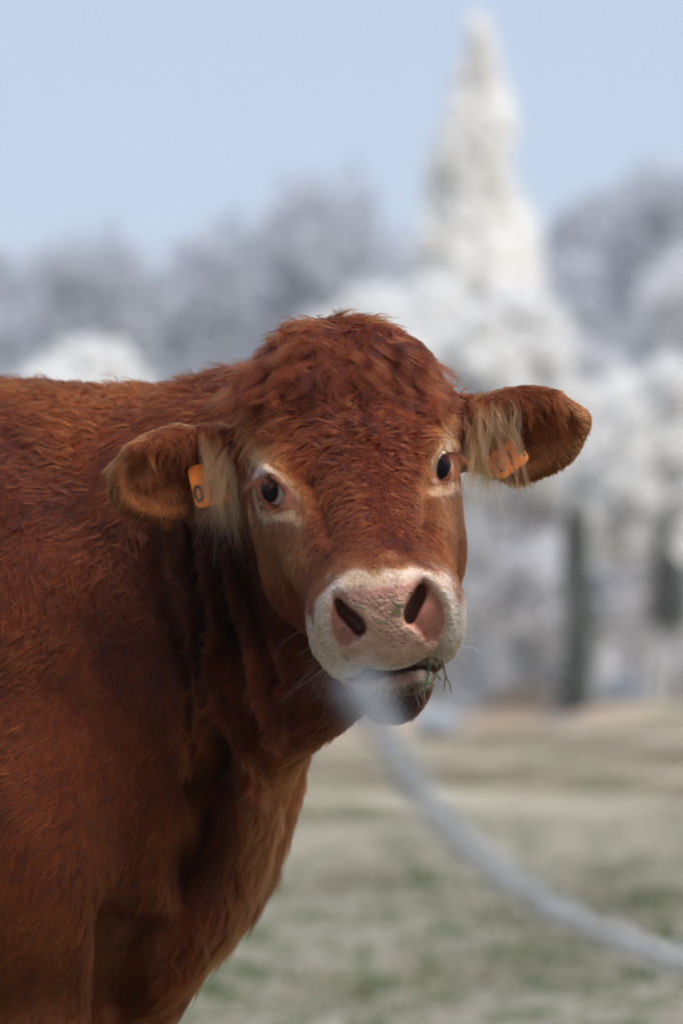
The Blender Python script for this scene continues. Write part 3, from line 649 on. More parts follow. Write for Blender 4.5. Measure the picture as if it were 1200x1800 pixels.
for s in (-1, 1):                                # no hair on the eyeball's bed
    c = H(*EYES[s][0]); bald = np.maximum(bald, np.linalg.norm(TC - c, axis=1) < .0205 * HS)
inframe = (tpx > -60) & (tpx < 1260) & (tpy < 1860) & (tpy > 400)
facing = TN[:, 1] < .35
cl = coat_at(tpx, tpy)[:, 2]                     # length mm
dens = 1e4 * np.clip(1150 / np.maximum(cl, 5) ** .95, 22, 190) * HAIR
dens = dens * (1 - bald) * np.where(inframe, np.where(facing, 1, .35), np.where(TC[:, 2] > .25, .16, .5))
roots, rn = sample(TR, dens)
NH = len(roots)
# locks: neighbouring hairs share one lie, wave and tip
lock_r, lock_n = sample(TR, np.minimum(dens * .3, np.where(dens > 0, 1 / np.clip(.00030 * cl, .0022, .0105) ** 2, 0)))
def nearest(src, q):
    kd = KDTree(len(src))
    for i, p in enumerate(src.tolist()): kd.insert(p, i)
    kd.balance()
    return np.fromiter((kd.find(p)[1] for p in q.tolist()), int, len(q))
# each lock is made of wisps a few hairs strong
wisp_r, wisp_n = sample(TR, np.minimum(dens * .22, np.where(dens > 0, 1 / np.clip(.00013 * cl, .0014, .0030) ** 2, 0)))
wisp_of = nearest(wisp_r, roots); wisp_lock = nearest(lock_r, wisp_r)
own = wisp_lock[wisp_of]; NW = len(wisp_r)
wisp = dict(len=rng.normal(1, .16, NW), phase=rng.normal(0, .35, NW), up=rng.normal(0, .13, NW), dir=rng.normal(0, .10, (NW, 3)), tone=np.exp(rng.normal(0, .21, NW)))
print('hairs', NH, 'wisps', NW, 'locks', len(lock_r), round(time.time() - T0, 1))
NL = len(lock_r)
w_dir, w_dir2, w_len, w_col, w_col2 = Waves(.035, seed=1), Waves(.012, seed=2), Waves(.03, seed=3), Waves(.05, seed=4), Waves(.015, seed=5)
lpx, lpy = to_px(lock_r)
lc = coat_at(lpx, lpy)
curl = lc[:, 3]
ang = (w_dir(lock_r) * .28 + w_dir2(lock_r) * .22 + rng.normal(0, .12, NL)) * (curl * 1.5 + .15)
dx, dy = lc[:, 0] * np.cos(ang) - lc[:, 1] * np.sin(ang), lc[:, 0] * np.sin(ang) + lc[:, 1] * np.cos(ang)
ldir = np.stack([dx, -.0 * dx - .12, -dy], 1)
lock = dict(phase=rng.uniform(0, 6.28, NL), freq=rng.uniform(.55, 1.05, NL), amp=curl * rng.uniform(.7, 1.5, NL), sgn=rng.choice([-1, 1], NL), len=1 + .18 * w_len(lock_r) + rng.normal(0, .12, NL), up=rng.normal(0, .10, NL))
hpx, hpy = to_px(roots)
hcoat = coat_at(hpx, hpy)
K = 9 if not DRAFT else 6
def strands(roots, rn, own, hcoat):
    n = len(roots)
    d = ldir[own] + wisp['dir'][wisp_of] * (.6 + hcoat[:, 3:4]) + rng.normal(0, .03, (n, 3))
    nn = rn * .65 + lock_n[own] * .35; nn /= np.linalg.norm(nn, axis=1, keepdims=True)
    d = d - nn * (d * nn).sum(1, keepdims=True); d /= np.linalg.norm(d, axis=1, keepdims=True) + 1e-6
    side = np.cross(nn, d)
    L = hcoat[:, 2] / 1000 * np.clip(lock['len'][own] * wisp['len'][wisp_of], .45, 1.6) * np.clip(rng.normal(1, .08, n), .6, 1.3)
    lift = np.clip(hcoat[:, 4] + lock['up'][own] * (.4 + hcoat[:, 3]) + wisp['up'][wisp_of] * (.5 + hcoat[:, 3]), .10, 1)
    pos = np.zeros((n, K, 3)); pos[:, 0] = roots - nn * np.clip(.03 * L, .0001, .001)[:, None]
    ph, fr = lock['phase'][own] + wisp['phase'][wisp_of], lock['freq'][own]
    am = lock['amp'][own] * 1.5
    for k in range(1, K):
        t = (k - .5) / (K - 1)
        al = am * (np.sin(6.28 * fr * t + ph) - np.sin(ph) * (1 - t)) + .6 * am * t * lock['sgn'][own]
        up = lift * (1.25 - 1.40 * t) + .35 * am * np.cos(6.28 * fr * t + ph * 1.7) * (t > .3) * lift
        v = d * np.cos(al)[:, None] + side * np.sin(al)[:, None] + nn * up[:, None]
        v /= np.linalg.norm(v, axis=1, keepdims=True)
        pos[:, k] = pos[:, k - 1] + v * (L / (K - 1))[:, None]
    tt = (np.arange(K) / (K - 1))
    pos += (wisp_r[wisp_of] - roots)[:, None, :] * (np.clip(.74 + .20 * hcoat[:, 3:4], 0, .92) * tt[None] ** .7)[:, :, None]
    big = np.clip(.25 + hcoat[:, 3] * .55, .1, .8)
    pos += (lock_r[own] - wisp_r[wisp_of])[:, None, :] * (big[:, None] * tt[None] ** 1.6)[:, :, None]
    return pos, L
pos, L = strands(roots, rn, own, hcoat)
rad0 = np.clip(.00019 + hcoat[:, 2] * 2.6e-6, .0002, .00031) * rng.uniform(.75, 1.25, NH)
tt = np.arange(K) / (K - 1)
rad = rad0[:, None] * (1 - .82 * tt[None] ** 1.6)
g = np.clip(1 + .16 * w_col(roots) + .10 * w_col2(roots) + rng.normal(0, .10, NH) + rng.normal(0, .18, NL)[own], .4, 1.9) * np.clip(wisp['tone'][wisp_of] ** (.8 + .4 * hcoat[:, 3]), .4, 2.2)
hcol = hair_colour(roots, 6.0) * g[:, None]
m = rng.random(NH) < .12                         # a sprinkle of pale and of dark hairs
hcol[m] = hcol[m] * .75 + np.array(TAN) * .25
hcol = np.clip(hcol, .004, .9)
make_curves('coat', pos, rad, hcol, cow)
print('coat', round(time.time() - T0, 1))

# long hair hanging in the ears, eyelashes, whiskers
def pick(n, poly, cond):
    """n skin points inside a photo polygon on the side towards the photographer"""
    m = (poly_mask(tpx, tpy, poly, .5) > .5) & (TN[:, 1] < .1) & cond
    a = np.linalg.norm(np.cross(V[TR[:, 1]] - V[TR[:, 0]], V[TR[:, 2]] - V[TR[:, 0]]), axis=1) / 2 * m
    return sample(TR, a * 0 + m * n / a.sum())
def hang(p, nn, L, end, out, lockn, K=10, wob=.004, pull=.75, wf=4.5):
    """strands that leave the skin and fall towards a direction, gathered in locks"""
    n = len(p); li = rng.integers(0, lockn, n)
    seedp = p[rng.choice(n, lockn, replace=False)]
    li = nearest(seedp, p + rng.normal(0, .0012, (n, 3)))
    jit = rng.normal(0, 1, (lockn, 3)); ljl = np.clip(rng.normal(1, .16, lockn), .5, 1.4)
    cen = np.stack([np.bincount(li, p[:, a], lockn) / np.maximum(np.bincount(li, minlength=lockn), 1) for a in range(3)], 1)
    L = L * ljl[li] * np.clip(rng.normal(1, .10, n), .5, 1.3)
    e = end + jit[li] * .16 + rng.normal(0, .035, (n, 3)); e /= np.linalg.norm(e, axis=1, keepdims=True)
    t = np.linspace(0, 1, K)[None, :, None]
    s0 = nn * .6 + e * .4
    c1 = p + nn * out + e * (L * .35)[:, None]; c2 = p + nn * out * .9 + e * L[:, None]
    pts = p[:, None] * (1 - t) ** 2 + 2 * t * (1 - t) * c1[:, None] + t * t * c2[:, None]
    pts += (cen[li] - p)[:, None] * (pull * t ** 1.3)
    ph = rng.uniform(0, 6.28, lockn)[li][:, None]
    tt = np.linspace(0, 1, K)[None]
    fr = rng.uniform(.75, 1.3, lockn)[li][:, None] * wf
    pts[:, :, 0] += wob * (np.sin(fr * tt + ph) - np.sin(ph)) * np.minimum(tt * 1.6, 1)
    pts[:, :, 1] += wob * .6 * (np.cos(fr * .8 * tt + ph) - np.cos(ph)) * np.minimum(tt * 1.6, 1)
    hang.tone = np.exp(rng.normal(0, .25, lockn))[li]
    return pts
def graded(n, K, c0, c1, var=.2, tone=None):
    t = np.linspace(0, 1, K)[None, :, None]
    return np.clip((np.array(c0) + (np.array(c1) - np.array(c0)) * np.clip(t * 1.5, 0, 1)) * np.clip(rng.normal(1, var, (n, 1, 1)), .4, 1.6) * (1 if tone is None else tone[:, None, None]), .004, .9)
taper = lambda n, K, r, end=.25: r * rng.uniform(.75, 1.25, (n, 1)) * (1 - (1 - end) * np.linspace(0, 1, K)[None] ** 1.5)
near_ear = lambda s: (np.abs((TC - EARS[s][0]) @ EARS[s][1]) < np.array([.115, .075, .06])).all(1)
def fringe(sets, name):
    for poly, s, n, L, end, out, lk, c0, c1, r_ in sets:
        p, nn = pick(n, poly, near_ear(s))
        L = L * rng.uniform(.65, 1.05, len(p))
        h = hang(p, nn, L, np.array(end), out, lk)
        make_curves(name, h, taper(len(p), 10, r_), graded(len(p), 10, c0, c1), cow)
fringe([([(345, 750), (375, 748), (413, 775), (414, 830), (380, 830), (352, 790)], -1, 1050, .080, (.10, -.16, -1), .016, 70, ORG, (.42, .22, .095), .00018),
        ([(372, 770), (413, 780), (415, 850), (385, 850)], -1, 380, .080, (.20, -.10, -1), .014, 34, ORG, (.50, .30, .14), .00018),
        ([(345, 760), (400, 765), (400, 800), (350, 800)], -1, 170, .120, (.19, -.15, -1), .016, 30, TAN, (.50, .32, .17), .00013),
        ([(255, 765), (340, 748), (345, 790), (265, 800)], -1, 900, .028, (.05, -.15, -1), .006, 60, RED, ORG, .00018),
        ([(815, 715), (850, 695), (905, 690), (915, 745), (860, 790), (815, 790)], 1, 1000, .064, (.02, -.16, -1), .015, 80, RED, (.38, .185, .078), .00018),
        ([(815, 740), (860, 735), (870, 800), (820, 810)], 1, 340, .064, (.0, -.10, -1), .012, 36, ORG, (.42, .235, .11), .00018),
        ([(835, 740), (890, 735), (900, 790), (850, 800)], 1, 80, .095, (.06, -.12, -1), .014, 26, TAN, (.48, .31, .17), .00013),
        ([(905, 685), (985, 695), (990, 730), (915, 740)], 1, 900, .026, (.25, -.15, -1), .006, 60, RED, ORG, .00018)], 'ear_hair')
# the long curly locks of the poll, falling forward and to both sides
for poly, n_, L_, lk, sp, ou in (([(540, 580), (570, 560), (690, 565), (715, 600), (700, 640), (640, 640), (550, 645), (525, 610)], 4600, .072, 120, .50, .024),
                             ([(440, 640), (500, 600), (560, 610), (560, 660), (520, 700), (440, 700)], 2600, .056, 85, .45, .018),
                             ([(690, 590), (740, 620), (775, 690), (720, 700), (680, 650)], 2400, .046, 85, .35, .020), ([(500, 680), (600, 650), (700, 660), (740, 720), (640, 740), (540, 740)], 2800, .042, 110, .6, .014)):
    p, nn = pick(n_, poly, to_head(TC)[:, 1] < .2)
    x = (to_px(p)[0] - 620) / 110
    end = np.stack([x * sp, -.38 + 0 * x, -.9 + 0 * x], 1)
    hgt = hang(p, nn, L_ * rng.uniform(.8, 1.0, len(p)), end, ou, lk, K=14, wob=.0085, pull=.9, wf=8.5)
    make_curves('forelock', hgt, taper(len(p), 14, .00022), graded(len(p), 14, np.array(RED) * .65, np.array(RED) * 1.05, .2, hang.tone), cow)
def lashes(line, n, L, d0, d1, c0, c1, depth):
    t = rng.random(n); pl = np.array(line, float); k = np.clip((t * (len(pl) - 1)).astype(int), 0, len(pl) - 2); f = t * (len(pl) - 1) - k
    q = pl[k] + (pl[k + 1] - pl[k]) * f[:, None] + rng.normal(0, .8, (n, 2))
    p = np.array([P(a, b_, depth) for a, b_ in q])
    d = np.array(d0) + (np.array(d1) - np.array(d0)) * t[:, None] + rng.normal(0, .17, (n, 3))
    d /= np.linalg.norm(d, axis=1, keepdims=True); ll = L * rng.uniform(.7, 1.1, n)
    tt = np.linspace(0, 1, 7)[None, :, None]
    h = p[:, None] + (d * ll[:, None])[:, None] * tt + np.array([0, 0, -.009])[None, None] * tt ** 2
    make_curves('eyelashes', h, taper(n, 7, .00017), graded(n, 7, c0, c1, .15), cow)
for s, line, d0, d1 in ((-1, [(446, 846), (458, 840), (476, 841), (492, 850)], (-1, -.5, -.45), (-.55, -.9, .25)), (1, [(772, 806), (784, 797), (798, 795), (811, 803)], (.5, -.9, .2), (1, -.5, -.6))):
    c, a, w, h = EYES[s]; yy = H(*(c + a * .022 + h * .010))[1]
    lashes(line, 110, .021, d0, d1, BLK, RED, yy)
wp, wn_ = [], []
for poly, n in (([(550, 1080), (590, 1060), (590, 1190), (560, 1190)], 16), ([(785, 1060), (815, 1110), (815, 1155), (780, 1150)], 13), ([(610, 1180), (750, 1178), (720, 1250), (620, 1250)], 24)):
    p, nn = pick(n, poly, to_head(TC)[:, 1] > .33); wp.append(p); wn_.append(nn)
p, nn = np.concatenate(wp), np.concatenate(wn_)
h = hang(p, nn, rng.uniform(.012, .050, len(p)), np.array([0, -.2, -.4]) + nn * .9, .014, len(p), pull=0)
make_curves('whiskers', h, taper(len(p), 10, .00010), graded(len(p), 10, (.26, .20, .15), (.34, .28, .23)), cow)
print('fringes', round(time.time() - T0, 1))
# ------------------------------------------------------------------ land: meadow, bank and wooded hill
def smooth(x, a, b): t = np.clip((x - a) / (b - a), 0, 1); return t * t * (3 - 2 * t)
und = Waves(1.2, seed=21); und2 = Waves(7.0, seed=22); und3 = Waves(40, seed=23)
def ground_z(x, y):
    X = np.stack([x, y, 0 * x], 1)
    z = (.085 * np.tanh(x / 9) * 9 - .19) * smooth(y, 9, 46) + .018 * und(X) * smooth(y, 7, 12) + .05 * und2(X) * smooth(y, 9, 25)
    return z - 1.7 * smooth(y, 46, 62)
def hill_z(x, y):
    X = np.stack([x, y, 0 * x], 1)
    return -1.8 + smooth(y, 95, 330) * (18.5 + .11 * x + .12 * np.clip(x - 6, 0, 40) + 1.2 * und3(X))
def sheet(name, xs, ys, fz, mat, label_kind='structure'):
    X, Y = np.meshgrid(xs, ys, indexing='ij'); x, y = X.ravel(), Y.ravel(); z = fz(x, y)
    nx, ny = len(xs), len(ys); i = np.arange(nx * ny).reshape(nx, ny)
    q = np.stack([i[:-1, :-1], i[1:, :-1], i[1:, 1:], i[:-1, 1:]], -1).reshape(-1, 4)
    return tag(link(name, mesh_from(name, np.stack([x, y, z], 1), q, [mat])), kind=label_kind)
def spread(a, b, n, p=2.2):
    t = np.linspace(-1, 1, n); return (a + b) / 2 + (b - a) / 2 * np.sign(t) * np.abs(t) ** p
def patch_mat(name, cols, scale, stretch=(1, 1, 1), rough=.9, fine=30, far=None):
    """ground cover: a ramp of true colours driven by noise at two sizes"""
    m, n, l, b = new_mat(name)
    tc = n.new('ShaderNodeTexCoord'); mp = n.new('ShaderNodeMapping'); mp.inputs['Scale'].default_value = stretch
    l.new(tc.outputs['Object'], mp.inputs[0])
    a = n.new('ShaderNodeTexNoise'); a.inputs['Scale'].default_value = scale; a.inputs['Detail'].default_value = 5; a.inputs['Roughness'].default_value = .62
    f = n.new('ShaderNodeTexNoise'); f.inputs['Scale'].default_value = fine; f.inputs['Detail'].default_value = 4
    for t in (a, f): l.new(mp.outputs[0], t.inputs['Vector'])
    mx = n.new('ShaderNodeMix'); mx.inputs[0].default_value = .38
    l.new(a.outputs['Fac'], mx.inputs[2]); l.new(f.outputs['Fac'], mx.inputs[3])
    r = n.new('ShaderNodeValToRGB'); e = r.color_ramp.elements
    while len(e) < len(cols): e.new(.5)
    for k, (p_, c) in enumerate(cols): e[k].position = p_; e[k].color = (*c, 1)
    l.new(mx.outputs[0], r.inputs['Fac']); l.new(r.outputs['Color'], b.inputs['Base Color'])
    if far:
        fa = n.new('ShaderNodeAttribute'); fa.attribute_name = 'rime'; fm = n.new('ShaderNodeMix'); fm.data_type = 'RGBA'
        fm.inputs[7].default_value = (*far, 1); l.new(fa.outputs['Fac'], fm.inputs[0]); l.new(r.outputs['Color'], fm.inputs[6]); l.new(fm.outputs[2], b.inputs['Base Color'])
    b.inputs['Roughness'].default_value = rough; b.inputs['Specular IOR Level'].default_value = .15
    bp = n.new('ShaderNodeBump'); bp.inputs['Strength'].default_value = .6; bp.inputs['Distance'].default_value = .03
    l.new(f.outputs['Fac'], bp.inputs['Height']); l.new(bp.outputs[0], b.inputs['Normal'])
    return m
meadow_m = patch_mat('frosted_meadow', [(.34, (.018, .042, .010)), (.43, (.050, .070, .028)), (.48, (.13, .12, .075)), (.55, (.25, .24, .21)), (.58, (.11, .080, .048)), (.66, (.25, .225, .185))], 4.5, (1, .5, 1), fine=24, far=(.42, .37, .285))
ys = np.concatenate([np.linspace(-60, 4, 12), np.linspace(5, 48, 190), np.linspace(49, 120, 40)])
meadow = sheet('meadow', spread(-420, 420, 190, 3.2), ys, lambda x, y: ground_z(x, y) - 5e-3, meadow_m)
mv = np.zeros(len(meadow.data.vertices) * 3, np.float32); meadow.data.vertices.foreach_get('co', mv); mv = mv.reshape(-1, 3)
set_attr(meadow.data, 'rime', 'FLOAT', 'POINT', np.clip(.85 * smooth(mv[:, 1], 14, 40) * (.8 + .25 * und2(mv)), 0, .9))
hill_m = patch_mat('hillside', [(.35, (.10, .10, .07)), (.5, (.20, .19, .15)), (.65, (.30, .29, .27))], .06, fine=.8)
hill = sheet('hill', spread(-450, 450, 90, 1.6), np.concatenate([np.linspace(88, 340, 60), np.linspace(360, 900, 14)]), hill_z, hill_m)
bank_m = patch_mat('bracken_bank', [(.34, (.12, .15, .07)), (.43, (.24, .22, .15)), (.50, (.33, .23, .16)), (.57, (.20, .175, .165)), (.68, (.30, .28, .27))], .6, (1, 1, 1), fine=4)
def bank_z(x, y): return -2.2 + 1.98 * np.exp(-((y - 56) / 4.0) ** 2) * smooth(x, -6, 1.0) * (1 - .35 * smooth(x, 2.0, 6.0)) + .075 * x + .20 * und(np.stack([x, y, 0 * x], 1))
bank = sheet('bank', np.linspace(-8, 9, 70), np.linspace(47.5, 68, 44), bank_z, bank_m)

# grass: frosted blades on the part of the meadow that can be seen
def blades(name, n, ylo, yhi, hmin, hmax, cols, wid=.0016, half=.20):
    y = np.sqrt(rng.uniform(ylo ** 2, yhi ** 2, n)); x = rng.uniform(-half, half, n) * y
    cl = Waves(.35, seed=31)(np.stack([x, y * .5, 0 * x], 1))
    keep = rng.random(n) < np.clip(.45 + .4 * cl, .08, 1); x, y, cl = x[keep], y[keep], cl[keep]; n = len(x)
    p = np.stack([x, y, ground_z(x, y) - .006], 1)
    d = rng.normal(0, .5, (n, 3)); d[:, 2] = 1; h = rng.uniform(hmin, hmax, n) * np.clip(1 + .35 * cl, .4, 1.8)
    t = np.linspace(0, 1, 5)[None, :, None]
    pts = p[:, None] + np.stack([d[:, 0], d[:, 1], 0 * h], 1)[:, None] * (h[:, None, None] * t ** 1.8) * .8 + np.array([0, 0, 1]) * (h[:, None, None] * (t - .25 * t * t))
    big = Waves(.11, seed=33)(np.stack([x, y * .4, 0 * x], 1)) * .85 + rng.normal(0, .45, n) - .40 + 1.0 * smooth(y, 12, 34)
    k = np.clip(np.digitize(big, [-.75, -.1, .55, 1.0]), 0, len(cols) - 1)
    c = np.array(cols)[k] * rng.uniform(.75, 1.25, (n, 1))
    o = make_curves(name, pts, wid * rng.uniform(.7, 1.3, (n, 1)) * (1 - .8 * np.linspace(0, 1, 5)[None]), np.clip(c, .01, .85), None)
    o.data.materials.clear(); o.data.materials.append(grass_m)
    return tag(o, 'frosted meadow grass, pale and green blades in tufts', 'grass', kind='stuff')
grass_m, n, l, b = new_mat('grass_blade')
ga = n.new('ShaderNodeAttribute'); ga.attribute_name = 'hair_colour'; l.new(ga.outputs['Color'], b.inputs['Base Color'])
b.inputs['Roughness'].default_value = .7; b.inputs['Specular IOR Level'].default_value = .2
GRASS = [(.028, .060, .012), (.075, .088, .030), (.24, .20, .125), (.42, .39, .33), (.13, .075, .040)]
blades('meadow_grass', 220000, 9.0, 47, .03, .085, GRASS)
blades('meadow_grass', 45000, 2.5, 9.2, .03, .075, GRASS, .0014, .42)

# ------------------------------------------------------------------ trees white with hoar frost
def tree_mat(name, ca, cb, trans=.25):
    m, n, l, b = new_mat(name)
    a = n.new('ShaderNodeAttribute'); a.attribute_name = 'rime'
    r = n.new('ShaderNodeValToRGB'); e = r.color_ramp.elements
    e[0].color, e[1].color = (*ca, 1), (*cb, 1); e[0].position, e[1].position = .1, .9
    l.new(a.outputs['Fac'], r.inputs['Fac']); l.new(r.outputs['Color'], b.inputs['Base Color'])
    b.inputs['Roughness'].default_value = .85; b.inputs['Specular IOR Level'].default_value = .1
    tr = n.new('ShaderNodeBsdfTranslucent'); l.new(r.outputs['Color'], tr.inputs['Color'])     # rime lets light through
    mx = n.new('ShaderNodeMixShader'); mx.inputs[0].default_value = trans
    l.new(b.outputs[0], mx.inputs[1]); l.new(tr.outputs[0], mx.inputs[2]); l.new(mx.outputs[0], n['Material Output'].inputs['Surface'])
    return m
white_m = tree_mat('hoar_frost', (.78, .76, .74), (.96, .96, .95), .55)
cream_m = tree_mat('creamy_frost', (.78, .755, .72), (.97, .96, .94), .58)
grey_m = tree_mat('grey_frosted_twigs', (.58, .57, .585), (.89, .89, .91), .55)
dull_m = tree_mat('dull_twigs', (.42, .428, .455), (.77, .785, .83), .5)  # twigs lightened and blued, putting some of the hill's haze into the colour
dark_m = tree_mat('dark_ivy', (.03, .042, .03), (.17, .185, .165))
rimed_bark_m = simple_mat('rimed_bark', (.46, .44, .43), .95, .1, .3, 14, .6)
bark_m = simple_mat('bark', (.085, .07, .06), .95, .1, .35, 14, .6)
rust_m = tree_mat('rusty_bracken', (.34, .25, .19), (.52, .41, .33), .45)
def crown_mesh(name, shape, n_clump, per, fl, clump_r, mat, seed, tall=1.0, rs=None):
    """twig-sized flakes gathered in sprays through the volume; shape(g, n) gives spray centres, outward pull and rime"""
    g = np.random.default_rng(seed)
    c, out, rime = shape(g, n_clump)
    k = np.repeat(np.arange(n_clump), per); n = len(k)
    off = g.normal(0, 1, (n, 3)); off /= np.linalg.norm(off, axis=1, keepdims=True); off *= (g.random((n, 1)) ** .5)
    off[:, 2] *= tall
    r = clump_r * g.uniform(.6, 1.35, n_clump)[k] * (1 if rs is None else rs(c[:, 2]))[k] if rs is not None else clump_r * g.uniform(.6, 1.35, n_clump)[k]
    p = c[k] + off * r[:, None]
    d = g.normal(0, .7, (n, 3)) + out[k] * 1.2 + off * .6; d /= np.linalg.norm(d, axis=1, keepdims=True)
    s = np.cross(d, g.normal(0, 1, (n, 3))); s /= np.linalg.norm(s, axis=1, keepdims=True)
    L, W = fl * g.uniform(.6, 1.5, n), fl * g.uniform(.16, .34, n)
    tri = np.stack([p - s * W[:, None], p + s * W[:, None], p + d * L[:, None]], 1).reshape(-1, 3)
    me = mesh_from(name, tri, np.arange(3 * n).reshape(n, 3), [mat], smooth=False)
    set_attr(me, 'rime', 'FLOAT', 'POINT', np.repeat(np.clip(rime[k] + g.normal(0, .16, n), 0, 1), 3))
    return me
def ball_shape(rx, ry, rz, base=.0, fill=.4, lobes=0, seed=0):
    def f(g, n):
        v = g.normal(0, 1, (n, 3)); v /= np.linalg.norm(v, axis=1, keepdims=True)
        v[:, 2] = np.where(v[:, 2] < -.6, -v[:, 2], v[:, 2])
        rr = fill + (1 - fill) * g.random(n) ** .6
        lob = 1 + .09 * Waves(.45, seed=seed + 50)(v)
        c = v * (rr * lob)[:, None] * [rx, ry, rz] + [0, 0, base + rz]
        return c, v, np.clip(g.uniform(.15, .95, n) * .7 + .3 * (rr - fill) / (1 - fill), 0, 1)
    return f
def branch_shape(rx, ry, rz, base=.0, seed=0, nb=64):
    """sprays strung along rising, then drooping branches"""
    def f(g, n):
        v = g.normal(0, 1, (nb, 3)); v /= np.linalg.norm(v, axis=1, keepdims=True); v[:, 2] = np.abs(v[:, 2]) * 1.1 - .25
        tip = v * g.uniform(.72, 1.06, (nb, 1)) * [rx, ry, rz] + [0, 0, base + rz]
        root = np.stack([0 * v[:, 0], 0 * v[:, 0], np.maximum(tip[:, 2] - g.uniform(.35, .8, nb) * np.hypot(tip[:, 0], tip[:, 1]) - .3 * rz, .2 * base + .3)], 1)
        b = g.integers(0, nb, n); t = g.uniform(.3, 1.0, n) ** .75
        c = root[b] + (tip - root)[b] * t[:, None]; c[:, 2] += .22 * rz * np.sin(3.1 * t) - .10 * rz * t ** 3
        c += g.normal(0, .055 * rx, (n, 3)) * (1.25 - t)[:, None]
        o = (tip - root)[b]; o /= np.linalg.norm(o, axis=1, keepdims=True)
        tone = g.uniform(.2, .9, nb)[b]
        return c, o * 1.3 - [0, 0, .25], np.clip(.55 * tone + .45 * t * g.uniform(.5, 1.1, n), 0, 1)
    return f
def spire_shape(prof, wob=.12):
    zs, ws = zip(*prof)
    def f(g, n):
        z = g.uniform(zs[0], zs[-1], 4 * n); w = np.interp(z, zs, ws)
        keep = g.random(4 * n) < (w / max(ws)); z, w = z[keep][:n], w[keep][:n]
        while len(z) < n: z, w = np.concatenate([z, z])[:n], np.concatenate([w, w])[:n]
        a = g.uniform(0, 6.28, n); wv_ = Waves(.55, seed=77)(np.stack([np.cos(a) * .8, np.sin(a) * .8, z * .8], 1)); rr = g.random(n) ** .5 * w * (1 + wob * 1.1 * wv_)
        c = np.stack([rr * np.cos(a), rr * np.sin(a), z], 1)
        o = np.stack([.5 * np.cos(a), .5 * np.sin(a), 1 + 0 * a], 1)
        return c, o, np.clip(.35 + .4 * g.random(n) + .35 * rr / np.maximum(w, .05), 0, 1)
    return f
def limb_mesh(name, h, r, n_limb, spread_, seed, mat=None, z0=.3):
    """tapered trunk with rising limbs"""
    g = np.random.default_rng(seed); v, f = [], []
    def tube(pts, rs, k=7):
        b0 = len(v)
        for (p, r_), nx in zip(zip(pts, rs), list(range(1, len(pts))) + [len(pts) - 1]):
            d = np.array(pts[nx]) - np.array(pts[nx - 1]); d = d / (np.linalg.norm(d) + 1e-9)
            a = np.cross(d, [.3, .9, .1]); a /= np.linalg.norm(a); b_ = np.cross(d, a)
            for i in range(k): v.append(np.array(p) + r_ * (math.cos(6.283 * i / k) * a + math.sin(6.283 * i / k) * b_))
        for j in range(len(pts) - 1):
            for i in range(k): f.append((b0 + j * k + i, b0 + j * k + (i + 1) % k, b0 + (j + 1) * k + (i + 1) % k, b0 + (j + 1) * k + i))
    t = np.linspace(0, 1, 8); bend = g.normal(0, .03 * h, 2)
    tr = [np.array([bend[0] * math.sin(2.5 * a), bend[1] * math.sin(2 * a), h * a]) for a in t]
    tube(tr, [r * (1.25 - .2 * min(a * 8, 1)) * (1 - .85 * a) for a in t], 9)
    for i in range(n_limb):
        a = z0 + (1 - z0) * (i + g.random()) / n_limb * .9; s = tr[int(a * 7)]; th = g.uniform(0, 6.28); L = spread_ * (1.15 - .6 * a) * g.uniform(.7, 1.2)
        dv = np.array([math.cos(th), math.sin(th), g.uniform(.5, 1.1)])
        tube([s + dv * L * q + np.array([0, 0, .25 * L * q * q]) for q in (0, .35, .7, 1)], [r * .34 * (1 - a * .5) * (1 - .8 * q) for q in (0, .35, .7, 1)], 5)
    return mesh_from(name, np.array(v), np.array(f), [mat or bark_m])
def plant_tree(name, at, crown, trunk, label, cat, group=None, rz=0.0, sc=(1, 1, 1)):
    root = bpy.data.objects.new(name, None); COL.objects.link(root); root.location = at; root.rotation_euler = (0, 0, rz); root.scale = sc
    tag(root, label, cat, group)
    if trunk: link('trunk', trunk, root)
    link('crown', crown, root)
    return root
def spot(px, y, z): return (float((px - 600) * y / FOC), float(y), float(z))
def zat(py, y): return CAM_H + (1100 - py) * y / FOC
gz1 = lambda x, y, f=ground_z: float(f(np.array([x]), np.array([y]))[0])

# the tall frosted spire, apex at photo height 30
y = 72.0; zb = -1.8; m_ = y / FOC
prof = [(zat(640, y) - zb, .3)] + [(zat(py_, y) - zb, w_ * m_) for py_, w_ in ((580, 82), (470, 82), (410, 78), (350, 68), (305, 56), (250, 40), (170, 29), (115, 20), (75, 12), (50, 6), (36, 2))]
plant_tree('poplar_tree', spot(843, y, zb), crown_mesh('spire_crown', spire_shape(prof, .24), 560, 48, .25, .22, cream_m, 41, 2.2, rs=lambda z: np.interp(z, [zat(410, y) - zb, zat(36, y) - zb], [1.15, .35])), limb_mesh('spire_trunk', zat(110, y) - zb, .16, 16, .7, 42, rimed_bark_m), 'tall slender spire-shaped tree, creamy white with frost, rising above the round trees', 'tree')
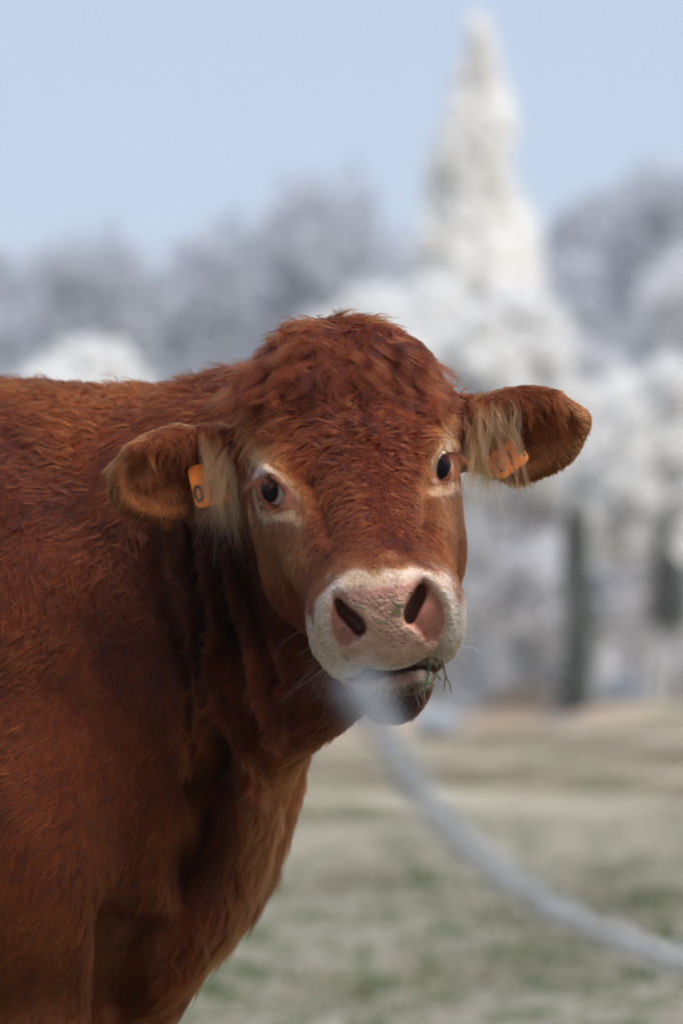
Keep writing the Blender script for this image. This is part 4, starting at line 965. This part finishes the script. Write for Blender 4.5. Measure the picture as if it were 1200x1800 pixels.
# round frosted trees below it
def round_tree(name, px, ytop, ybot, halfw, y, mat, seed, label, n_clump=420, per=16, group=None, ratio=.9, fl=.17, cr=.24, trunk=True):
    m_ = y / FOC; zb = min(zat(1300, y), -1.0); zt = zat(ytop, y); zl = zat(ybot, y); zt = zl + (zt - zl) * .90; rz_ = (zt - zl) / 2
    cm = crown_mesh('frosted_crown', branch_shape(halfw * m_, halfw * m_ * ratio, rz_, zl - zb, seed), int(n_clump * 2.0), per, fl, cr, mat, seed, 1.1)
    return plant_tree(name, spot(px, y, zb), cm, limb_mesh('tree_trunk', (zt - zb) * .9, .07 + .007 * (zt - zb), 14, halfw * m_ * .8, seed + 1, rimed_bark_m) if trunk else None, label, 'tree', group)
round_tree('frosted_tree', 645, 448, 900, 150, 62, white_m, 51, 'round white frosted tree crown directly behind the poll of the cow', 380)
round_tree('frosted_tree', 880, 432, 1010, 175, 60, white_m, 53, 'broad bright white frosted tree at the foot of the spire', 480)
round_tree('frosted_tree', 1010, 480, 1120, 150, 63, grey_m, 55, 'greyish frosted tree behind the tag-bearing right ear', 420)
round_tree('frosted_tree', 1150, 565, 1160, 160, 58, white_m, 57, 'frosted tree with hanging twigs at the right edge of the view', 420)
round_tree('frosted_tree', 1130, 800, 1240, 150, 66, grey_m, 59, 'low grey frosted thicket tree under the right edge trees', 320)
round_tree('frosted_tree', 890, 830, 1230, 150, 68, grey_m, 61, 'low grey frosted thicket tree right of the cheek of the cow', 320)
round_tree('frosted_tree', 1235, 400, 800, 120, 118, grey_m, 63, 'grey tall tree high on the right edge', 300, fl=.3, cr=.6)
round_tree('frosted_tree', 155, 598, 800, 130, 56, white_m, 65, 'low white frosted bush showing above the back of the cow', 300)
round_tree('frosted_tree', 770, 442, 900, 140, 64, white_m, 67, 'white frosted tree filling the gap below the left side of the spire', 380)
for px, pt, hw, yy, lab in ((800, 1010, 80, 70, 'pale frosted bush right beside the muzzle of the cow'), (905, 960, 85, 71, 'pale frosted bush below the middle of the broad white tree'), (985, 1030, 75, 69, 'low pale frosted bush left of the dark ivy-covered trunk'), (1085, 980, 85, 70, 'pale frosted bush right of the dark ivy-covered trunk'), (1190, 1000, 90, 70, 'pale frosted bush at the right edge above the meadow')):
    round_tree('frosted_bush', px, pt, 1290, hw, yy, grey_m, int(px), lab, 230, per=22, fl=.2, cr=.32)
# dark ivy-covered trunks on the right
for px, yy, y0, y1, w, lab in ((1012, 56, 880, 1275, 32, 'dark ivy-covered trunk standing in front of the frosted thicket'), (1172, 57, 925, 1085, 13, 'thin dark leaning trunk near the right edge')):
    m_ = yy / FOC; zb = zat(1300, yy); h = zat(y0, yy) - zb; z1 = zat(y1, yy) - zb
    pf = [(max(z1, .05), w * m_ * 1.35), (z1 + (h - z1) * .25, w * m_ * 1.0), (z1 + (h - z1) * .6, w * m_ * .5), (h, w * m_ * .2)]
    plant_tree('ivy_tree', spot(px, yy, zb), crown_mesh('ivy_crown', spire_shape(pf, .5), 150, 26, .10, .15, dark_m, int(px), 1.6), limb_mesh('ivy_trunk', h * 1.25, .10 if px < 1100 else .05, 5, .8, int(px), bark_m if px < 1100 else rimed_bark_m), lab, 'tree', rz=.4)
for px, yy, pt, hw, mt, lab in ((770, 52, 1252, 30, dull_m, 'small dark shrub beyond the meadow edge below the chin'), (900, 60, 1205, 95, rust_m, 'wide low clump of pinkish brown bracken on the bank'), (850, 63, 1120, 60, dull_m, 'dull leafless shrub behind the muzzle of the cow'), (1100, 59, 1190, 60, dull_m, 'dull leafless shrub right of the ivy-covered trunk')):
    m_ = yy / FOC; zt = zat(pt, yy); zb = zt - hw * 1.6 * m_
    zb0 = max(gz1((px - 600) * m_, yy, bank_z), gz1((px - 600) * m_, yy)) if yy > 54 else gz1((px - 600) * m_, yy)
    cm = crown_mesh('shrub_crown', ball_shape(hw * m_, hw * m_, max((zt - zb0) / 2, .2), 0, seed=int(px)), 120, 26, .10, .12, mt, int(px))
    plant_tree('shrub', spot(px, yy, zb0 - .03), cm, limb_mesh('shrub_trunk', max(zt - zb0, .4) * .8, .03, 6, hw * m_, int(px)), lab, 'shrub')
# rows of frosted trees at the foot of the hill, and the wood that covers it
protos = []
for k, (mt, rx, rz_) in enumerate(((grey_m, 2.0, 2.3), (grey_m, 2.5, 2.1), (dull_m, 2.0, 2.8), (white_m, 1.9, 2.0), (dull_m, 1.6, 2.3))):
    protos.append((crown_mesh('wood_crown', ball_shape(rx, rx, rz_, 1.2, seed=70 + k), 200, 26, .34, .55, mt, 70 + k, 1.1), limb_mesh('wood_trunk', 1.2 + rz_ * 1.7, .2, 9, rx * .8, 80 + k)))
g = np.random.default_rng(99)
LOOK = {0: 'grey frosted tree', 1: 'wide grey frosted tree', 2: 'dark grey bare tree', 3: 'white frosted tree', 4: 'narrow dull grey tree'}
ORD = ['leftmost', 'second from the left', 'third from the left', 'fourth from the left', 'fifth from the left', 'sixth from the left', 'seventh from the left', 'eighth from the left', 'ninth from the left', 'tenth from the left', 'eleventh from the left', 'twelfth from the left', 'thirteenth from the left', 'rightmost']
for y, zz, kinds, pxs, where, grp in ((108, -1.9, (3, 0, 1), (-30, 90, 210, 330, 440, 560, 1190), 'in the row at the foot of the hill', 'frosted trees at the foot of the hill'),
                                      (128, None, (1, 0, 3), (20, 150, 265, 380, 500, 1090, 1210), 'on the lowest slope of the hill', 'trees on the lowest slope'),
                                      (160, None, (0, 2, 1), (-20, 80, 190, 300, 410, 520, 640, 950, 1050, 1160), 'half way up the lower hillside', 'trees on the lower hillside')):
    for i, px in enumerate(pxs):
        yy = y + g.uniform(-7, 7); x = (px + g.uniform(-22, 22) - 600) * yy / FOC
        k = int(g.choice(kinds)); s_ = g.uniform(.85, 1.25)
        z = gz1(x, yy, hill_z) if zz is None else zz
        plant_tree('woodland_tree', (x, yy, z - .3), protos[k][0], protos[k][1], f'{LOOK[k]}, {ORD[i]} {where}', 'tree', grp, g.uniform(0, 6.28), (s_, s_, s_ * g.uniform(.85, 1.2)))
wv, wr, wm = [], [], []
for pk in (0, 2, 4):
    me = protos[pk][0]; vv = np.zeros(len(me.vertices) * 3, np.float32); me.vertices.foreach_get('co', vv); vv = vv.reshape(-1, 3, 3)
    ra = np.zeros(len(me.vertices), np.float32); me.attributes['rime'].data.foreach_get('value', ra); ra = ra.reshape(-1, 3)
    for i in range(130):
        yy = g.uniform(185, 325) if abs(i - 65) < 48 else g.uniform(105, 185); x = g.uniform(-.32, .32) * yy; z = gz1(x, yy, hill_z); s_ = g.uniform(1.3, 1.95); h_ = s_ * g.uniform(.8, 1.25)
        sel = g.random(len(vv)) < .40
        if yy < 185: x = math.copysign(g.uniform(.105, .34), g.uniform(-1, 1)) * yy; z = gz1(x, yy, hill_z); s_ *= .6; h_ *= .6
        a_ = g.uniform(0, 6.28); ca, sa = math.cos(a_), math.sin(a_)
        q = vv[sel] @ np.array([[ca, sa, 0], [-sa, ca, 0], [0, 0, 1]], np.float32) * np.array([s_, s_, h_], np.float32)
        cen = q.mean(1, keepdims=True); q = cen + (q - cen) * 1.5
        wv.append(q + np.array([x, yy, z - .5], np.float32)); wr.append(ra[sel] * (.35 + .65 * (pk == 0)) * g.uniform(.6, 1.2))
wv = np.concatenate(wv).reshape(-1, 3); wr = np.concatenate(wr).ravel()
me = mesh_from('hill_wood', wv, np.arange(len(wv)).reshape(-1, 3), [tree_mat('far_wood', (.52, .53, .565), (.85, .865, .91), .5)], smooth=False)  # pale blue tone carries part of the distance haze in the colour
set_attr(me, 'rime', 'FLOAT', 'POINT', np.clip(wr, 0, 1))
tag(link('hill_wood', me), 'far-off frosted wood covering the hazy hill', 'wood', kind='stuff')

# cold winter air
hz = mesh_from('haze', [(x, y, z) for x in (-500, 500) for y in (-70, 950) for z in (-7, 62)], np.array([(0, 1, 3, 2), (4, 6, 7, 5), (0, 4, 5, 1), (2, 3, 7, 6), (0, 2, 6, 4), (1, 5, 7, 3)]), smooth=False)
haze_m = bpy.data.materials.new('haze'); haze_m.use_nodes = True
n, l = haze_m.node_tree.nodes, haze_m.node_tree.links; n.clear()
pv = n.new('ShaderNodeVolumePrincipled'); pv.inputs['Color'].default_value = (.95, .97, 1, 1); pv.inputs['Density'].default_value = .0006; pv.inputs['Anisotropy'].default_value = .2
mo = n.new('ShaderNodeOutputMaterial'); l.new(pv.outputs[0], mo.inputs['Volume'])
hz.materials.append(haze_m)
tag(link('haze', hz), 'thin cold haze over the meadow and the hill', 'haze', kind='stuff')
print('background', round(time.time() - T0, 1))
# ------------------------------------------------------------------ ear tags
orange_m = simple_mat('orange_plastic', (.70, .19, .012), .45, .4, .22, 70)
ink_m = simple_mat('tag_ink', (.045, .035, .03), .6, .3)
def tube_mesh(name, pts, rad, k=8, mats=()):
    pts = np.asarray(pts, float); rad = np.broadcast_to(np.asarray(rad, float), (len(pts),)); v, f = [], []
    for j, p in enumerate(pts):
        d = pts[min(j + 1, len(pts) - 1)] - pts[max(j - 1, 0)]; d /= np.linalg.norm(d)
        a = np.cross(d, [.21, .9, .33]); a /= np.linalg.norm(a); b_ = np.cross(d, a)
        v += [p + rad[j] * (math.cos(6.2832 * i / k) * a + math.sin(6.2832 * i / k) * b_) for i in range(k)]
    for j in range(len(pts) - 1):
        f += [(j * k + i, j * k + (i + 1) % k, (j + 1) * k + (i + 1) % k, (j + 1) * k + i) for i in range(k)]
    return mesh_from(name, np.array(v), np.array(f), list(mats))
def ear_tag(bl, br, tl, depth, tilt, text, size, off, label):
    o = P(*bl, depth); ex = P(*br, depth + tilt[0]) - o; ey = P(*tl, depth + tilt[1]) - o
    W, Hh = np.linalg.norm(ex), np.linalg.norm(ey); ex = ex / W; ey = ey / Hh; ey = ey - ex * (ex @ ey); ey /= np.linalg.norm(ey); ez = np.cross(ex, ey)
    if ez[1] > 0: ez = -ez
    c = o + ex * W / 2 + ey * Hh / 2
    from mathutils import Matrix
    root = bpy.data.objects.new('ear_tag', None); COL.objects.link(root)
    root.matrix_world = Matrix([[ex[i], ey[i], ez[i], c[i]] for i in range(3)] + [[0, 0, 0, 1]])
    tag(root, label, 'ear tag', 'orange ear tags')
    # plate: rounded outline, a little bowed, real thickness
    r_ = .008; out = []
    for cx_, cy_, a0 in ((W / 2 - r_, Hh / 2 - r_, 0), (-W / 2 + r_, Hh / 2 - r_, 90), (-W / 2 + r_, -Hh / 2 + r_, 180), (W / 2 - r_, -Hh / 2 + r_, 270)):
        for a in range(0, 91, 15): out.append((cx_ + r_ * math.cos(math.radians(a0 + a)), cy_ + r_ * math.sin(math.radians(a0 + a))))
    bow = lambda x: -.10 * x * x / W
    rings = []
    for zz, k in ((-.0008, 1), (.0005, 1), (.0008, .985), (.0008, .6), (.0008, .2)): rings.append([(x * k, y * k, zz + bow(x * k)) for x, y in out])
    n_ = len(out); v = [p for rg in rings for p in rg]; f = [(j * n_ + i, j * n_ + (i + 1) % n_, (j + 1) * n_ + (i + 1) % n_, (j + 1) * n_ + i) for j in range(len(rings) - 1) for i in range(n_)]
    plate = link('plate', mesh_from('plate', np.array(v), [np.array(f), np.array([[(len(rings) - 1) * n_ + i for i in range(n_)]]), np.array([[i for i in range(n_)][::-1]])], [orange_m]), root)
    link('stud', tube_mesh('stud', [(0, Hh * .30, bow(0) - .022), (0, Hh * .30, .003)], .004, 10, [orange_m]), root)
    x = off[0]
    for ch in text:                              # printed digits: thin raised outlines turned into meshes
        cu = bpy.data.curves.new('digit', 'FONT'); cu.body = ch; cu.size = size; cu.extrude = .0003; cu.align_x = 'CENTER'; cu.align_y = 'CENTER'; cu.offset = .0006
        tmp = bpy.data.objects.new('digit', cu); me = bpy.data.meshes.new_from_object(tmp); bpy.data.objects.remove(tmp); bpy.data.curves.remove(cu)
        me.materials.clear(); me.materials.append(ink_m)
        d = link('digit', me, plate); d.location = (x, off[1], .0012 + bow(x)); d.scale = (.82, 1, 1)
        x += size * .56
ear_tag((345, 895), (413, 877), (322, 824), 5.089, (-.004, .014), '074', .030, (-.017, -.010), 'orange plastic tag in the folded ear beside the neck, half covered by pale hair')
ear_tag((879, 846), (933, 806), (864, 800), 5.106, (.004, .006), '074', .026, (-.012, -.002), 'orange plastic tag marked 074 in the raised ear against the frosted trees')

# ------------------------------------------------------------------ frosted cane in front of the cow
cane_m = simple_mat('frosted_cane', (.30, .28, .27), .9, .1, .35, 120, .5)
key = np.array([(622, 1196, 2.12), (636, 1222, 2.14), (656, 1262, 2.18), (690, 1320, 2.24), (740, 1398, 2.34), (808, 1475, 2.45), (890, 1545, 2.56), (985, 1604, 2.66), (1085, 1650, 2.76), (1200, 1690, 2.86), (1420, 1745, 3.0), (1800, 1850, 3.2), (2300, 2150, 3.4), (2650, 2800, 3.5), (2780, 3450, 3.5)])
kp = np.array([P(*k) for k in key]); tt = np.linspace(0, len(kp) - 1, 260); i0 = np.clip(tt.astype(int), 0, len(kp) - 2); f = (tt - i0)[:, None]
pm, p0, p1, p2 = kp[np.maximum(i0 - 1, 0)], kp[i0], kp[i0 + 1], kp[np.minimum(i0 + 2, len(kp) - 1)]
cp = .5 * (2 * p0 + (p1 - pm) * f + (2 * pm - 5 * p0 + 4 * p1 - p2) * f ** 2 + (3 * p0 - pm - 3 * p1 + p2) * f ** 3)
cp += np.stack([np.sin(tt * 9), np.cos(tt * 11), np.sin(tt * 7 + 1)], 1) * .0008
cr = (.0021 + .0016 * np.clip(tt / 8, 0, 1)) * (1 + .16 * np.sin(tt * 7.3) + .12 * np.sin(tt * 17))
cr[:6] *= np.linspace(.35, 1, 6)
cane_root = bpy.data.objects.new('bramble_cane', None); COL.objects.link(cane_root); cane_root.location = tuple(float(a) for a in cp[-1])
tag(cane_root, 'blurred frosted bramble cane arching in front of the cow below its chin', 'twig')
inv = cp[-1]
link('stem', tube_mesh('stem', cp - inv, cr, 12, [cane_m]), cane_root)
nf = 5500; ti = rng.integers(0, 200, nf); a = rng.uniform(0, 6.28, nf); dv = np.diff(cp, axis=0)[ti]; dv /= np.linalg.norm(dv, axis=1, keepdims=True)
e1 = np.cross(dv, [.2, .9, .3]); e1 /= np.linalg.norm(e1, axis=1, keepdims=True); e2 = np.cross(dv, e1); nr = e1 * np.cos(a)[:, None] + e2 * np.sin(a)[:, None]
b0 = cp[ti] + np.diff(cp, axis=0)[ti] * rng.random((nf, 1)) + nr * (cr[ti] * .9)[:, None] - inv
fl_ = rng.uniform(.0015, .0055, nf) * np.where(rng.random(nf) < .12, 1.9, 1); fd = nr + rng.normal(0, .45, (nf, 3)) + dv * .4; t = np.linspace(0, 1, 3)[None, :, None]
fo = make_curves('frost', b0[:, None] + fd[:, None] * fl_[:, None, None] * t, np.full((nf, 3), .00035) * np.array([[1, .8, .25]]), np.array([[.44, .46, .50]]) * rng.uniform(.8, 1.05, (nf, 1)), cane_root)
fo.data.materials.clear(); fo.data.materials.append(grass_m)

# ------------------------------------------------------------------ grass on the muzzle
green_m = simple_mat('fresh_grass', (.045, .105, .018), .5, .4, .3, 200)
straw_m = simple_mat('dry_root', (.13, .085, .035), .7, .3, .3, 200)
nearv = V[V[:, 1] < 4.95]; nx_, ny_ = to_px(nearv)
def skin_y(x, y, lift=.0015):
    d = (nx_ - x) ** 2 + (ny_ - y) ** 2; k = np.argsort(d)[:8]; return nearv[k, 1].min() - lift
def blade(name, pts, r0, mat, label, group, depth=None):
    q = np.array([P(x, y, depth if depth else skin_y(x, y)) for x, y in pts]); t = np.linspace(0, len(q) - 1, 6 * len(q)); i = np.clip(t.astype(int), 0, len(q) - 2)
    c = q[i] + (q[i + 1] - q[i]) * (t - i)[:, None]; c += rng.normal(0, .0003, c.shape)
    rr = r0 * (1 - .6 * np.linspace(0, 1, len(c)) ** 2)
    me = tube_mesh(name, c, rr, 6, [mat]); o = link(name, me); return tag(o, label, 'grass blade' if mat is green_m else 'root', group)
g1, g2 = 'grass hanging from the mouth', 'bits of grass stuck on the nose pad'
md = skin_y(752, 1168, .006)
blade('grass_strand', [(748, 1152), (752, 1168), (753, 1185), (748, 1204), (745, 1222)], .0015, green_m, 'long green grass blade hanging from the corner of the mouth', g1, md)
blade('dry_root', [(745, 1220), (746, 1232), (742, 1249)], .0011, straw_m, 'straw coloured tip dangling below the long green blade', g1, md)
blade('grass_strand', [(752, 1150), (762, 1153), (771, 1164)], .0021, green_m, 'short broad green blade lying across the corner of the lips', g1, md)
blade('dry_root', [(776, 1160), (780, 1176), (783, 1190), (789, 1199), (793, 1217)], .0014, straw_m, 'forked brown root hanging lowest at the corner of the lips', g1, md + .004)
blade('dry_root', [(783, 1188), (781, 1200), (780, 1216)], .0010, straw_m, 'thin brown root fibre beside the forked root', g1, md + .004)
blade('grass_strand', [(767, 1186), (775, 1196)], .0012, green_m, 'tiny green blade tip between the long blade and the brown root', g1, md)
blade('grass_strand', [(748, 1203), (756, 1201), (763, 1203)], .0008, green_m, 'curled green side shoot low on the long blade', g1, md)
for pts, lab in (([(624, 1063), (633, 1068), (643, 1073)], 'green blade on the nose pad next to the slot of the lower nostril'), ([(689, 1056), (697, 1064), (705, 1073)], 'dark green blade crossing the upper middle of the nose pad'),
                 ([(695, 1063), (710, 1062)], 'short green blade crossing the dark one on the nose pad'), ([(688, 1078), (696, 1074), (708, 1079)], 'bent green scrap in the middle of the nose pad'), ([(655, 1091), (668, 1094), (680, 1095)], 'pale green scrap lying flat left of the middle of the nose pad'), ([(720, 1042), (728, 1052)], 'dark green scrap near the top of the raised nostril')):
    blade('grass_scrap', pts, .0009, green_m, lab, g2)
print('done', round(time.time() - T0, 1))
